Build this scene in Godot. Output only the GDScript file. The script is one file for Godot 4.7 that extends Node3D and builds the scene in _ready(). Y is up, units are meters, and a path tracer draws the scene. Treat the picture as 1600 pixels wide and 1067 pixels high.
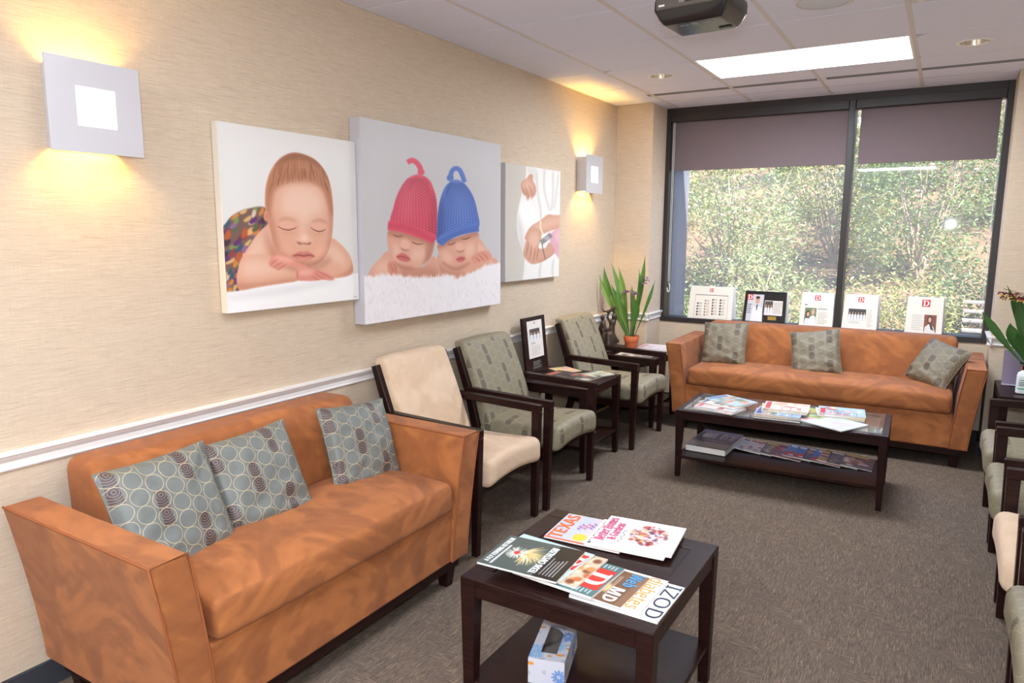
extends Node3D
# A clinic waiting room: left wall is x = 0, the window is towards -z, y is up, metres.

const CEIL := 2.609
const RIGHT := 3.52
const TILE := 0.6096
const BACK := 3.3
const WINZ := -6.25

var M := {}
var used := {}
var rng := RandomNumberGenerator.new()

# ---------------------------------------------------------------- mesh builder
class MB:
	var v := PackedVector3Array()
	var n := PackedVector3Array()
	var uv := PackedVector2Array()
	var ix := PackedInt32Array()

	func tri(a: Vector3, b: Vector3, c: Vector3, out: Vector3, ua := Vector2.ZERO, ub := Vector2.ZERO, uc := Vector2.ZERO):
		var nn := (b - a).cross(c - a)
		if nn.length_squared() < 1e-18:
			return
		var flip := nn.dot(out) < 0.0
		nn = nn.normalized() * (-1.0 if flip else 1.0)
		var k := v.size()
		v.append_array([a, b, c]); n.append_array([nn, nn, nn]); uv.append_array([ua, ub, uc])
		if flip:
			ix.append_array([k, k + 1, k + 2])
		else:
			ix.append_array([k, k + 2, k + 1])

	func quad(a: Vector3, b: Vector3, c: Vector3, d: Vector3, out: Vector3, u := [Vector2(0, 1), Vector2(1, 1), Vector2(1, 0), Vector2(0, 0)]):
		tri(a, b, c, out, u[0], u[1], u[2])
		tri(a, c, d, out, u[0], u[2], u[3])

	# closed rings of equal length joined in order, capped at both ends, flat faces
	func loft(rings: Array, capped := true):
		var mids := []
		for r in rings:
			var m := Vector3.ZERO
			for p in r:
				m += p
			mids.append(m / r.size())
		for k in rings.size() - 1:
			var a: PackedVector3Array = rings[k]
			var b: PackedVector3Array = rings[k + 1]
			var mid: Vector3 = (mids[k] + mids[k + 1]) / 2.0
			for i in a.size():
				var j := (i + 1) % a.size()
				var c := (a[i] + a[j] + b[i] + b[j]) / 4.0
				var out := c - mid
				if k == 0 and rings.size() > 2:
					out = c - (mids[0] + mids[1] + mids[2]) / 3.0
				elif k == rings.size() - 2 and rings.size() > 2:
					out = c - (mids[k + 1] + mids[k] + mids[k - 1]) / 3.0
				quad(a[i], a[j], b[j], b[i], out)
		if capped:
			var e := rings.size() - 1
			for i in range(1, rings[0].size() - 1):
				tri(rings[0][0], rings[0][i], rings[0][i + 1], mids[0] - mids[1])
				tri(rings[e][0], rings[e][i], rings[e][i + 1], mids[e] - mids[e - 1])

	func rect_ring(c: Vector3, x: Vector3, y: Vector3, w: float, h: float, ch: float) -> PackedVector3Array:
		var a := w / 2.0
		var b := h / 2.0
		var r := PackedVector3Array()
		if ch <= 0.0:
			for s in [[-a, -b], [a, -b], [a, b], [-a, b]]:
				r.append(c + x * s[0] + y * s[1])
			return r
		for s in [[-a + ch, -b], [a - ch, -b], [a, -b + ch], [a, b - ch], [a - ch, b], [-a + ch, b], [-a, b - ch], [-a, -b + ch]]:
			r.append(c + x * s[0] + y * s[1])
		return r

	# chamfered bar from p to q; w along xd, h across
	func bar(p: Vector3, q: Vector3, w0: float, h0: float, w1: float, h1: float, xd: Vector3, ch := 0.003):
		var ax := (q - p).normalized()
		var yd := ax.cross(xd).normalized()
		var x := yd.cross(ax).normalized()
		if ch <= 0.0:
			loft([rect_ring(p, x, yd, w0, h0, 0), rect_ring(q, x, yd, w1, h1, 0)])
			return
		loft([rect_ring(p, x, yd, w0 - 2 * ch, h0 - 2 * ch, ch * 0.5), rect_ring(p + ax * ch, x, yd, w0, h0, ch), rect_ring(q - ax * ch, x, yd, w1, h1, ch), rect_ring(q, x, yd, w1 - 2 * ch, h1 - 2 * ch, ch * 0.5)])

	func box(c: Vector3, s: Vector3, ch := 0.0):
		bar(c - Vector3(0, s.y / 2, 0), c + Vector3(0, s.y / 2, 0), s.x, s.z, s.x, s.z, Vector3.RIGHT, ch)

	func span(a: Vector3, b: Vector3, ch := 0.0):
		box((a + b) / 2.0, (b - a).abs(), ch)

	# grid of points [row][col], smooth
	func grid(pts: Array, flip := false, uvs: Array = []):
		var rows: int = pts.size()
		var cols: int = pts[0].size()
		var k := v.size()
		for r in rows:
			for c in cols:
				var du: Vector3 = pts[r][mini(c + 1, cols - 1)] - pts[r][maxi(c - 1, 0)]
				var dv: Vector3 = pts[mini(r + 1, rows - 1)][c] - pts[maxi(r - 1, 0)][c]
				var nn := du.cross(dv).normalized()
				v.append(pts[r][c]); n.append(nn * (-1.0 if flip else 1.0))
				uv.append(uvs[r][c] if uvs.size() else Vector2(float(c) / (cols - 1), float(r) / (rows - 1)))
		for r in rows - 1:
			for c in cols - 1:
				var a := k + r * cols + c
				var q := [a, a + 1, a + cols + 1, a + cols]
				if flip:
					ix.append_array([q[0], q[1], q[2], q[0], q[2], q[3]])
				else:
					ix.append_array([q[0], q[2], q[1], q[0], q[3], q[2]])

	# revolve (radius, height) pairs about y at c; smooth within runs
	func lathe(c: Vector3, prof: Array, seg := 24, smooth := true):
		for k in prof.size() - 1:
			var a: Vector2 = prof[k]
			var b: Vector2 = prof[k + 1]
			var d := b - a
			var nn := Vector2(d.y, -d.x).normalized()
			var na := nn
			var nb := nn
			if smooth:
				if k > 0:
					var e: Vector2 = a - prof[k - 1]
					var f := Vector2(e.y, -e.x).normalized()
					if f.dot(nn) > 0.6: na = (f + nn).normalized()
				if k < prof.size() - 2:
					var e2: Vector2 = prof[k + 2] - b
					var f2 := Vector2(e2.y, -e2.x).normalized()
					if f2.dot(nn) > 0.6: nb = (f2 + nn).normalized()
			var s := v.size()
			for i in seg + 1:
				var t := TAU * i / seg
				var o := Vector3(cos(t), 0, sin(t))
				v.append(c + o * a.x + Vector3(0, a.y, 0)); n.append(o * na.x + Vector3(0, na.y, 0)); uv.append(Vector2(float(i) / seg, 0))
				v.append(c + o * b.x + Vector3(0, b.y, 0)); n.append(o * nb.x + Vector3(0, nb.y, 0)); uv.append(Vector2(float(i) / seg, 1))
			for i in seg:
				var q := s + i * 2
				ix.append_array([q, q + 3, q + 1, q, q + 2, q + 3])

	func tube(path: Array, radii: Array, seg := 8):
		var side := Vector3.ZERO
		var s := v.size()
		for k in path.size():
			var d: Vector3 = (path[mini(k + 1, path.size() - 1)] - path[maxi(k - 1, 0)]).normalized()
			if side == Vector3.ZERO:
				side = d.cross(Vector3.UP if absf(d.y) < 0.9 else Vector3.RIGHT).normalized()
			side = (side - d * side.dot(d)).normalized()
			var up := d.cross(side)
			var r: float = radii[mini(k, radii.size() - 1)]
			for i in seg:
				var o := side * cos(TAU * i / seg) + up * sin(TAU * i / seg)
				v.append(path[k] + o * r); n.append(o); uv.append(Vector2(float(i) / seg, k))
		for k in path.size() - 1:
			for i in seg:
				var a := s + k * seg + i
				var b := s + k * seg + (i + 1) % seg
				ix.append_array([a, b + seg, b, a, a + seg, b + seg])
		for e in [0, path.size() - 1]:
			var o2: Vector3 = path[0] - path[1] if e == 0 else path[e] - path[e - 1]
			for i in range(1, seg - 1):
				tri(v[s + e * seg], v[s + e * seg + i], v[s + e * seg + i + 1], o2)

	# rounded box about the origin, smooth, every point passed through shape
	func rbox(size: Vector3, r: float, div: Array, shape: Callable, corner := 3):
		var h := size / 2.0
		var co := []
		for a in 3:
			var l := []
			for i in corner:
				l.append(-h[a] + r * (1.0 - cos(PI / 2 * i / corner)) * 1.0)
			for i in int(div[a]) + 1:
				l.append(-h[a] + r + (size[a] - 2 * r) * i / float(div[a]))
			for i in corner:
				l.append(h[a] - r * (1.0 - cos(PI / 2 * (corner - 1 - i) / corner)))
			co.append(l)
		var start := v.size()
		var seen := {}
		for ax in 3:
			var b := (ax + 1) % 3
			var c := (ax + 2) % 3
			for sg in [-1.0, 1.0]:
				var idx := []
				for i in co[b].size():
					var row := []
					for j in co[c].size():
						var p := Vector3.ZERO
						p[ax] = h[ax] * sg; p[b] = co[b][i]; p[c] = co[c][j]
						var key := Vector3i((p * 200000.0).round())
						if not seen.has(key):
							var inn := p.clamp(-h + Vector3.ONE * r, h - Vector3.ONE * r)
							var q := inn + (p - inn).normalized() * r
							seen[key] = v.size()
							v.append(shape.call(q)); n.append(Vector3.ZERO); uv.append(Vector2(q.x, q.y))
						row.append(seen[key])
					idx.append(row)
				for i in idx.size() - 1:
					for j in idx[0].size() - 1:
						var q4 := [idx[i][j], idx[i + 1][j], idx[i + 1][j + 1], idx[i][j + 1]]
						if sg > 0:
							ix.append_array([q4[0], q4[2], q4[1], q4[0], q4[3], q4[2]])
						else:
							ix.append_array([q4[0], q4[1], q4[2], q4[0], q4[2], q4[3]])
		smooth_from(start)

	# normals of all faces that use the vertices from start on
	func smooth_from(start: int, first := 0):
		for k in range(first, ix.size(), 3):
			if ix[k] < start: continue
			var nn := (v[ix[k + 2]] - v[ix[k]]).cross(v[ix[k + 1]] - v[ix[k]])
			for e in 3:
				n[ix[k + e]] += nn
		for k in range(start, v.size()):
			n[k] = n[k].normalized()

	func mesh() -> ArrayMesh:
		var a := []
		a.resize(Mesh.ARRAY_MAX)
		a[Mesh.ARRAY_VERTEX] = v; a[Mesh.ARRAY_NORMAL] = n; a[Mesh.ARRAY_TEX_UV] = uv; a[Mesh.ARRAY_INDEX] = ix
		var m := ArrayMesh.new()
		m.add_surface_from_arrays(Mesh.PRIMITIVE_TRIANGLES, a)
		return m

# ---------------------------------------------------------------- painter for flat print
class Paint:
	var w: int
	var h: int
	var px := PackedFloat32Array()
	var hom := []

	func _init(ww: int, hh: int, col: Color, homography := []):
		w = ww; h = hh; hom = homography
		px.resize(w * h * 3)
		for i in w * h:
			px[i * 3] = col.r; px[i * 3 + 1] = col.g; px[i * 3 + 2] = col.b

	func at(p: Vector2) -> Vector2:
		if hom.is_empty():
			return Vector2(p.x * w, p.y * h)
		var d: float = hom[6] * p.x + hom[7] * p.y + hom[8]
		return Vector2((hom[0] * p.x + hom[1] * p.y + hom[2]) / d * w, (hom[3] * p.x + hom[4] * p.y + hom[5]) / d * h)

	static func curve(pts: Array, closed := true, sub := 4) -> Array:
		var out := []
		var k := pts.size()
		for i in (k if closed else k - 1):
			var p0: Vector2 = pts[(i - 1 + k) % k] if closed or i > 0 else pts[0]
			var p1: Vector2 = pts[i]
			var p2: Vector2 = pts[(i + 1) % k]
			var p3: Vector2 = pts[(i + 2) % k] if closed or i + 2 < k else pts[k - 1]
			for s in sub:
				out.append(p1.cubic_interpolate(p2, p0, p3, float(s) / sub))
		if not closed:
			out.append(pts[k - 1])
		return out

	# list of numbers x, y, x, y -> points
	static func pt(a: Array) -> Array:
		var o := []
		for i in range(0, a.size(), 2):
			o.append(Vector2(a[i], a[i + 1]))
		return o

	# fills a shape with a colour; returns [x0, y0, width, height, mask]
	func poly(nums: Array, col: Color, blur := 1, alpha := 1.0, clip := [], smooth := true):
		var pts := pt(nums)
		if smooth: pts = curve(pts)
		return fill(pts, col, blur, alpha, clip)

	func fill(pts: Array, col: Color, blur := 1, alpha := 1.0, clip := []):
		var q := []
		var lo := Vector2(1e9, 1e9)
		var hi := -lo
		for p in pts:
			var a := at(p)
			q.append(a); lo = lo.min(a); hi = hi.max(a)
		var pad := blur * 2 + 1
		var x0 := maxi(0, int(lo.x) - pad)
		var y0 := maxi(0, int(lo.y) - pad)
		var x1 := mini(w - 1, int(hi.x) + pad)
		var y1 := mini(h - 1, int(hi.y) + pad)
		if x1 <= x0 or y1 <= y0:
			return [0, 0, 0, 0, PackedFloat32Array()]
		var mw := x1 - x0 + 1
		var mh := y1 - y0 + 1
		var mk := PackedFloat32Array()
		mk.resize(mw * mh)
		for y in mh:
			for sub in 2:
				var yy := y0 + y + 0.25 + 0.5 * sub
				var xs := []
				for i in q.size():
					var a: Vector2 = q[i]
					var b: Vector2 = q[(i + 1) % q.size()]
					if (a.y <= yy) != (b.y <= yy):
						xs.append(a.x + (yy - a.y) / (b.y - a.y) * (b.x - a.x))
				xs.sort()
				for i in range(0, xs.size() - 1, 2):
					var s: float = maxf(xs[i] - x0, 0.0)
					var e: float = minf(xs[i + 1] - x0, mw)
					for x in range(int(s), mini(mw, int(ceil(e)))):
						mk[y * mw + x] += 0.5 * (minf(e, x + 1) - maxf(s, x))
		for pass_ in (2 if blur > 0 else 0):
			var t := PackedFloat32Array()
			t.resize(mw * mh)
			var k := 1.0 / (2 * blur + 1)
			for y in mh:
				var acc := 0.0
				for x in range(-blur, mw):
					if x + blur < mw: acc += mk[y * mw + x + blur]
					if x - blur - 1 >= 0: acc -= mk[y * mw + x - blur - 1]
					if x >= 0: t[y * mw + x] = acc * k
			for x in mw:
				var acc2 := 0.0
				for y in range(-blur, mh):
					if y + blur < mh: acc2 += t[(y + blur) * mw + x]
					if y - blur - 1 >= 0: acc2 -= t[(y - blur - 1) * mw + x]
					if y >= 0: mk[y * mw + x] = acc2 * k
		if clip.size():
			for y in mh:
				for x in mw:
					var cx: int = x + x0 - clip[0]
					var cy: int = y + y0 - clip[1]
					mk[y * mw + x] *= clip[4][cy * clip[2] + cx] if cx >= 0 and cy >= 0 and cx < clip[2] and cy < clip[3] else 0.0
		for y in mh:
			for x in mw:
				var m: float = mk[y * mw + x] * alpha
				if m > 0.002:
					var i := ((y + y0) * w + x + x0) * 3
					px[i] += (col.r - px[i]) * m; px[i + 1] += (col.g - px[i + 1]) * m; px[i + 2] += (col.b - px[i + 2]) * m
		return [x0, y0, mw, mh, mk]

	# a line of given half width at its middle, thinner at its ends
	func line(nums: Array, half: float, col: Color, blur := 1, alpha := 1.0, clip := [], taper := true):
		var c := curve(pt(nums), false, 5)
		var l := []
		var r := []
		for i in c.size():
			var d: Vector2 = c[mini(i + 1, c.size() - 1)] - c[maxi(i - 1, 0)]
			var o := d.normalized().orthogonal() * half * (0.35 + 0.65 * sin(PI * (i + 0.5) / c.size()) if taper else 1.0)
			l.append(c[i] + o); r.push_front(c[i] - o)
		return fill(l + r, col, blur, alpha, clip)

	func rect(x0: float, y0: float, x1: float, y1: float, col: Color, blur := 0, alpha := 1.0):
		return fill([Vector2(x0, y0), Vector2(x1, y0), Vector2(x1, y1), Vector2(x0, y1)], col, blur, alpha)

	func oval(cx: float, cy: float, rx: float, ry: float, col: Color, blur := 1, alpha := 1.0, clip := []):
		var p := []
		for i in 20:
			p.append(Vector2(cx + rx * cos(TAU * i / 20), cy + ry * sin(TAU * i / 20)))
		return fill(p, col, blur, alpha, clip)

	func grain(amount: float, sd: int):
		var r := RandomNumberGenerator.new()
		r.seed = sd
		for i in w * h:
			var g := r.randf_range(-amount, amount)
			px[i * 3] += g; px[i * 3 + 1] += g; px[i * 3 + 2] += g

	func texture() -> ImageTexture:
		var b := PackedByteArray()
		b.resize(w * h * 3)
		for i in w * h * 3:
			b[i] = int(clampf(px[i], 0, 1) * 255.0)
		return ImageTexture.create_from_image(Image.create_from_data(w, h, false, Image.FORMAT_RGB8, b))

# ---------------------------------------------------------------- naming and nodes
func numbered(called: String) -> String:
	used[called] = used.get(called, -1) + 1
	return called if used[called] == 0 else "%s_%03d" % [called, used[called]]

func obj(called: String, mesh, mat: Material, parent: Node = null) -> MeshInstance3D:
	var o := MeshInstance3D.new()
	o.mesh = mesh.mesh() if mesh is MB else mesh
	o.material_override = null
	for s in o.mesh.get_surface_count():
		o.set_surface_override_material(s, mat)
	if parent == null:
		o.name = numbered(called)
		add_child(o)
	else:
		o.name = called
		parent.add_child(o, true)
	return o

func tag(o: Node, label: String, category: String, group := ""):
	o.set_meta("label", label)
	o.set_meta("category", category)
	if group: o.set_meta("group", group)

func thing(called: String, label: String, category: String, at := Vector3.ZERO, turn := 0.0, group := "") -> Node3D:
	var o := Node3D.new()
	o.name = numbered(called)
	add_child(o)
	o.position = at
	o.rotation.y = turn
	tag(o, label, category, group)
	return o

func struct(called: String, mesh, mat: Material) -> MeshInstance3D:
	var o := obj(called, mesh, mat)
	o.name = called
	o.set_meta("kind", "structure")
	return o

func lettering(parent: Node, words: String, mat: Material, xf: Transform3D, width: float, height: float, bold := false, serif := false, depth := 0.0006):
	var f := SystemFont.new()
	f.font_names = PackedStringArray(["Droid Serif" if serif else "Droid Sans"])
	f.font_weight = 700 if bold else 400
	var t := TextMesh.new()
	t.text = words; t.font = f; t.font_size = 24; t.pixel_size = 0.01; t.depth = 0.02; t.curve_step = 3.0
	var b := t.get_aabb()
	var o := MeshInstance3D.new()
	o.mesh = t
	t.material = mat
	o.name = "lettering"
	parent.add_child(o, true)
	var s := Vector3(width / b.size.x, (height if height > 0 else width / b.size.x * b.size.y) / b.size.y, depth / 0.02)
	o.transform = xf * Transform3D(Basis.from_scale(s), -(b.position + b.size / 2.0) * s)
	return o

# ---------------------------------------------------------------- materials
func mat(col: Color, rough := 0.6, metal := 0.0, tex: Texture2D = null, scale := 0.0, world := false) -> StandardMaterial3D:
	var m := StandardMaterial3D.new()
	m.albedo_color = col
	m.roughness = rough
	m.metallic = metal
	if tex: m.albedo_texture = tex
	if scale > 0.0:
		m.uv1_triplanar = true
		m.uv1_world_triplanar = world
		m.uv1_triplanar_sharpness = 6.0
		m.uv1_scale = Vector3.ONE * scale
	return m

func c8(r: int, g: int, b: int) -> Color:
	return Color8(r, g, b)

func bytes_tex(w: int, h: int, b: PackedByteArray) -> ImageTexture:
	return ImageTexture.create_from_image(Image.create_from_data(w, h, false, Image.FORMAT_RGB8, b))

# grey values 0..1 mapped between two colours
func ramp_tex(w: int, h: int, val: PackedFloat32Array, lo: Color, hi: Color) -> ImageTexture:
	var b := PackedByteArray()
	b.resize(w * h * 3)
	for i in w * h:
		var c := lo.lerp(hi, clampf(val[i], 0, 1))
		b[i * 3] = int(c.r * 255); b[i * 3 + 1] = int(c.g * 255); b[i * 3 + 2] = int(c.b * 255)
	return bytes_tex(w, h, b)

func noise(freq: float, sd: int, oct := 3) -> FastNoiseLite:
	var f := FastNoiseLite.new()
	f.seed = sd; f.frequency = freq; f.fractal_octaves = oct
	f.noise_type = FastNoiseLite.TYPE_SIMPLEX_SMOOTH
	return f

# noise that repeats over w x h
func tile_noise(f: FastNoiseLite, x: float, y: float, w: float, h: float) -> float:
	var a := TAU * x / w
	var b := TAU * y / h
	return f.get_noise_3d(cos(a) * w / TAU + 300.0, sin(a) * w / TAU + 100.0 * sin(b), cos(b) * h / TAU)

func wallpaper_tex() -> ImageTexture:
	var s := 512
	var val := PackedFloat32Array()
	val.resize(s * s)
	val.fill(0.58)
	rng.seed = 11
	for k in 5200:      # threads lying across
		var y := rng.randi() % s
		var x := rng.randi() % s
		var l := rng.randi_range(14, 90)
		var a := rng.randf_range(-0.17, 0.13)
		for i in l:
			val[y * s + (x + i) % s] += a * sin(PI * i / l)
	for k in 1500:      # threads standing up
		var x := rng.randi() % s
		var y := rng.randi() % s
		var l := rng.randi_range(8, 50)
		var a := rng.randf_range(-0.09, 0.12)
		for i in l:
			val[((y + i) % s) * s + x] += a * sin(PI * i / l)
	for i in s * s:
		val[i] += rng.randf_range(-0.06, 0.06)
	return ramp_tex(s, s, val, c8(158, 138, 116), c8(243, 226, 204))

func carpet_tex() -> ImageTexture:
	var s := 768
	var val := PackedFloat32Array()
	val.resize(s * s)
	rng.seed = 5
	val.fill(0.42)
	for k in 26000:
		var x := rng.randi() % s
		var y := rng.randi() % s
		var blk := (x / 64 + (y / 64) * 12)
		var across := (blk * 7919 % 13) < 2
		var l := rng.randi_range(6, 30)
		var a := rng.randf_range(-0.30, 0.34)
		for i in l:
			if across:
				val[y * s + (x + i) % s] += a
			else:
				val[((y + i) % s) * s + x] += a
	for i in s * s:
		val[i] = clampf(val[i], 0.0, 1.0) + rng.randf_range(-0.12, 0.12)
	return ramp_tex(s, s, val, c8(60, 51, 47), c8(162, 139, 116))

func suede_tex(lo: Color, hi: Color, sd: int) -> ImageTexture:
	var s := 384
	var val := PackedFloat32Array()
	val.resize(s * s)
	var f := noise(0.008, sd, 2)
	var g := noise(0.022, sd + 1, 3)
	rng.seed = sd
	for y in s:
		for x in s:
			var a := tile_noise(f, x, y, s, s)
			var b := tile_noise(g, x * 1.0, y, s, s)
			var st := smoothstep(-0.22, 0.25, a + 0.4 * b)
			val[y * s + x] = 0.38 + 0.26 * st + 0.22 * b + rng.randf_range(-0.04, 0.04)
	return ramp_tex(s, s, val, lo, hi)

# staggered rings with dark paired motifs; returns kinds per pixel (0 ground, 1 ring, 2 motif dark, 3 motif light)
func ring_map(s: int) -> PackedByteArray:
	var out := PackedByteArray()
	out.resize(s * s)
	var p := s / 4.0
	for y in s:
		for x in s:
			var kind := 0
			var c0 := int(floor(x / p))
			for c in [c0 - 1, c0, c0 + 1]:
				var off := p / 2.0 if posmod(c, 2) == 1 else 0.0
				var r0 := int(floor((y - off) / p))
				for r in [r0 - 1, r0, r0 + 1]:
					var dx: float = x - (c + 0.5) * p
					var dy: float = y - off - (r + 0.5) * p
					var d := sqrt(dx * dx + dy * dy) / p
					var rr := posmod(r, 4)
					var first: int = 0 if posmod(c, 4) == 0 else 2
					if posmod(c, 2) == 0 and (rr == first or rr == first + 1) and absf(dx) < 0.30 * p and absf(dy) < 0.5 * p and kind == 0:
						var q := sqrt(dx * dx + pow(dy + 0.25 * p, 2)) / p
						kind = 2 if fmod(q, 0.14) < 0.085 else 3
					if absf(d - 0.49) < 0.017:
						kind = 1
			out[y * s + x] = kind
	return out

func ring_tex(kinds: PackedByteArray, s: int, cols: Array, sd: int) -> ImageTexture:
	var b := PackedByteArray()
	b.resize(s * s * 3)
	rng.seed = sd
	for i in s * s:
		var c: Color = cols[kinds[i]]
		var g := 1.0 + rng.randf_range(-0.09, 0.09) + (0.04 if (i / s) % 2 == 0 else -0.04)
		b[i * 3] = int(clampf(c.r * g, 0, 1) * 255); b[i * 3 + 1] = int(clampf(c.g * g, 0, 1) * 255); b[i * 3 + 2] = int(clampf(c.b * g, 0, 1) * 255)
	return bytes_tex(s, s, b)

func wood_tex() -> ImageTexture:
	var s := 256
	var val := PackedFloat32Array()
	val.resize(s * s)
	var f := noise(0.05, 3, 2)
	for y in s:
		for x in s:
			val[y * s + x] = 0.5 + 0.5 * f.get_noise_2d(x * 0.12, y * 2.0) + 0.15 * f.get_noise_2d(x * 0.5 + 70, y * 6.0)
	return ramp_tex(s, s, val, c8(28, 13, 12), c8(48, 24, 21))

func tile_tex() -> ImageTexture:
	var s := 256
	var val := PackedFloat32Array()
	val.resize(s * s)
	rng.seed = 21
	for i in s * s:
		val[i] = 0.72 + rng.randf_range(-0.1, 0.1) - (0.3 if rng.randf() < 0.02 else 0.0)
	return ramp_tex(s, s, val, c8(204, 205, 222), c8(238, 240, 255))

func make_materials():
	M.wall = mat(Color.WHITE, 0.85, 0, wallpaper_tex(), 1.7, true)
	M.carpet = mat(Color.WHITE, 0.95, 0, carpet_tex(), 1.0, true)
	M.base = mat(c8(52, 54, 62), 0.9)
	M.rail = mat(c8(240, 237, 236), 0.35)
	M.suede = mat(Color.WHITE, 0.75, 0, suede_tex(c8(128, 72, 36), c8(194, 120, 63), 7), 1.25)
	M.suede.rim_enabled = true; M.suede.rim = 0.15; M.suede.rim_tint = 1.0
	M.piping = mat(c8(150, 84, 46), 0.7)
	M.cream = mat(Color.WHITE, 0.8, 0, suede_tex(c8(206, 176, 146), c8(236, 210, 184), 9), 1.1)
	M.cream.rim_enabled = true; M.cream.rim = 0.15; M.cream.rim_tint = 0.7
	var kinds := ring_map(400)
	M.pillow = mat(Color.WHITE, 0.52, 0, ring_tex(kinds, 400, [c8(110, 115, 113), c8(184, 169, 136), c8(76, 56, 55), c8(114, 110, 108)], 1))
	M.pillow.uv1_scale = Vector3(4.3, 4.3, 1)
	M.pillow_back = mat(Color.WHITE, 0.62, 0, ring_tex(kinds, 400, [c8(122, 114, 98), c8(164, 152, 124), c8(88, 78, 68), c8(112, 104, 92)], 4))
	M.pillow_back.uv1_scale = Vector3(4.0, 4.0, 1)
	M.chair_cloth = mat(Color.WHITE, 0.6, 0, ring_tex(kinds, 400, [c8(138, 129, 107), c8(168, 157, 128), c8(92, 82, 71), c8(124, 115, 97)], 2), 4.0)
	M.wood = mat(Color.WHITE, 0.42, 0, wood_tex(), 3.0)
	M.wood.metallic_specular = 0.25
	M.wood.clearcoat_enabled = true; M.wood.clearcoat = 0.2; M.wood.clearcoat_roughness = 0.1
	M.tile = mat(Color.WHITE, 0.9, 0, tile_tex(), 2.5, true)
	M.tee = mat(c8(212, 206, 206), 0.5)
	M.galvanised = mat(c8(150, 151, 154), 0.5, 0.3)
	M.slab = mat(c8(120, 116, 112), 0.9)
	M.frame = mat(c8(42, 35, 35), 0.45)
	M.shade = mat(c8(120, 105, 108), 0.85)
	M.glass = mat(Color(0.9, 0.92, 0.93, 0.09), 0.02)  # pale tint and alpha put a hazy bright veil over the garden view
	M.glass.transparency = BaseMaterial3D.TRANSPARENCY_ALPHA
	M.steel = mat(c8(222, 222, 230), 0.42, 0.45)
	M.chrome = mat(c8(225, 222, 216), 0.08, 1.0)
	M.white = mat(c8(240, 238, 236), 0.5)
	M.paper = mat(c8(236, 233, 228), 0.7)
	M.black = mat(c8(20, 20, 22), 0.35)
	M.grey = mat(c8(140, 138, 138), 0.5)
	M.lamp_face = mat(c8(255, 255, 250), 0.4)
	M.lamp_face.emission_enabled = true; M.lamp_face.emission = Color(1, 0.985, 0.95); M.lamp_face.emission_energy_multiplier = 2.2
	M.sconce_face = mat(c8(255, 250, 240), 0.4)
	M.sconce_face.emission_enabled = true; M.sconce_face.emission = Color(1, 0.96, 0.88); M.sconce_face.emission_energy_multiplier = 1.6
	M.bulb = mat(c8(255, 246, 226), 0.4)
	M.bulb.emission_enabled = true; M.bulb.emission = Color(1, 0.86, 0.6); M.bulb.emission_energy_multiplier = 8.0

const TROFFER := [6.0, 1.2, 10.5]
const SCONCE := [0.145, 0.30]
const FLASH := 4.0

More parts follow.
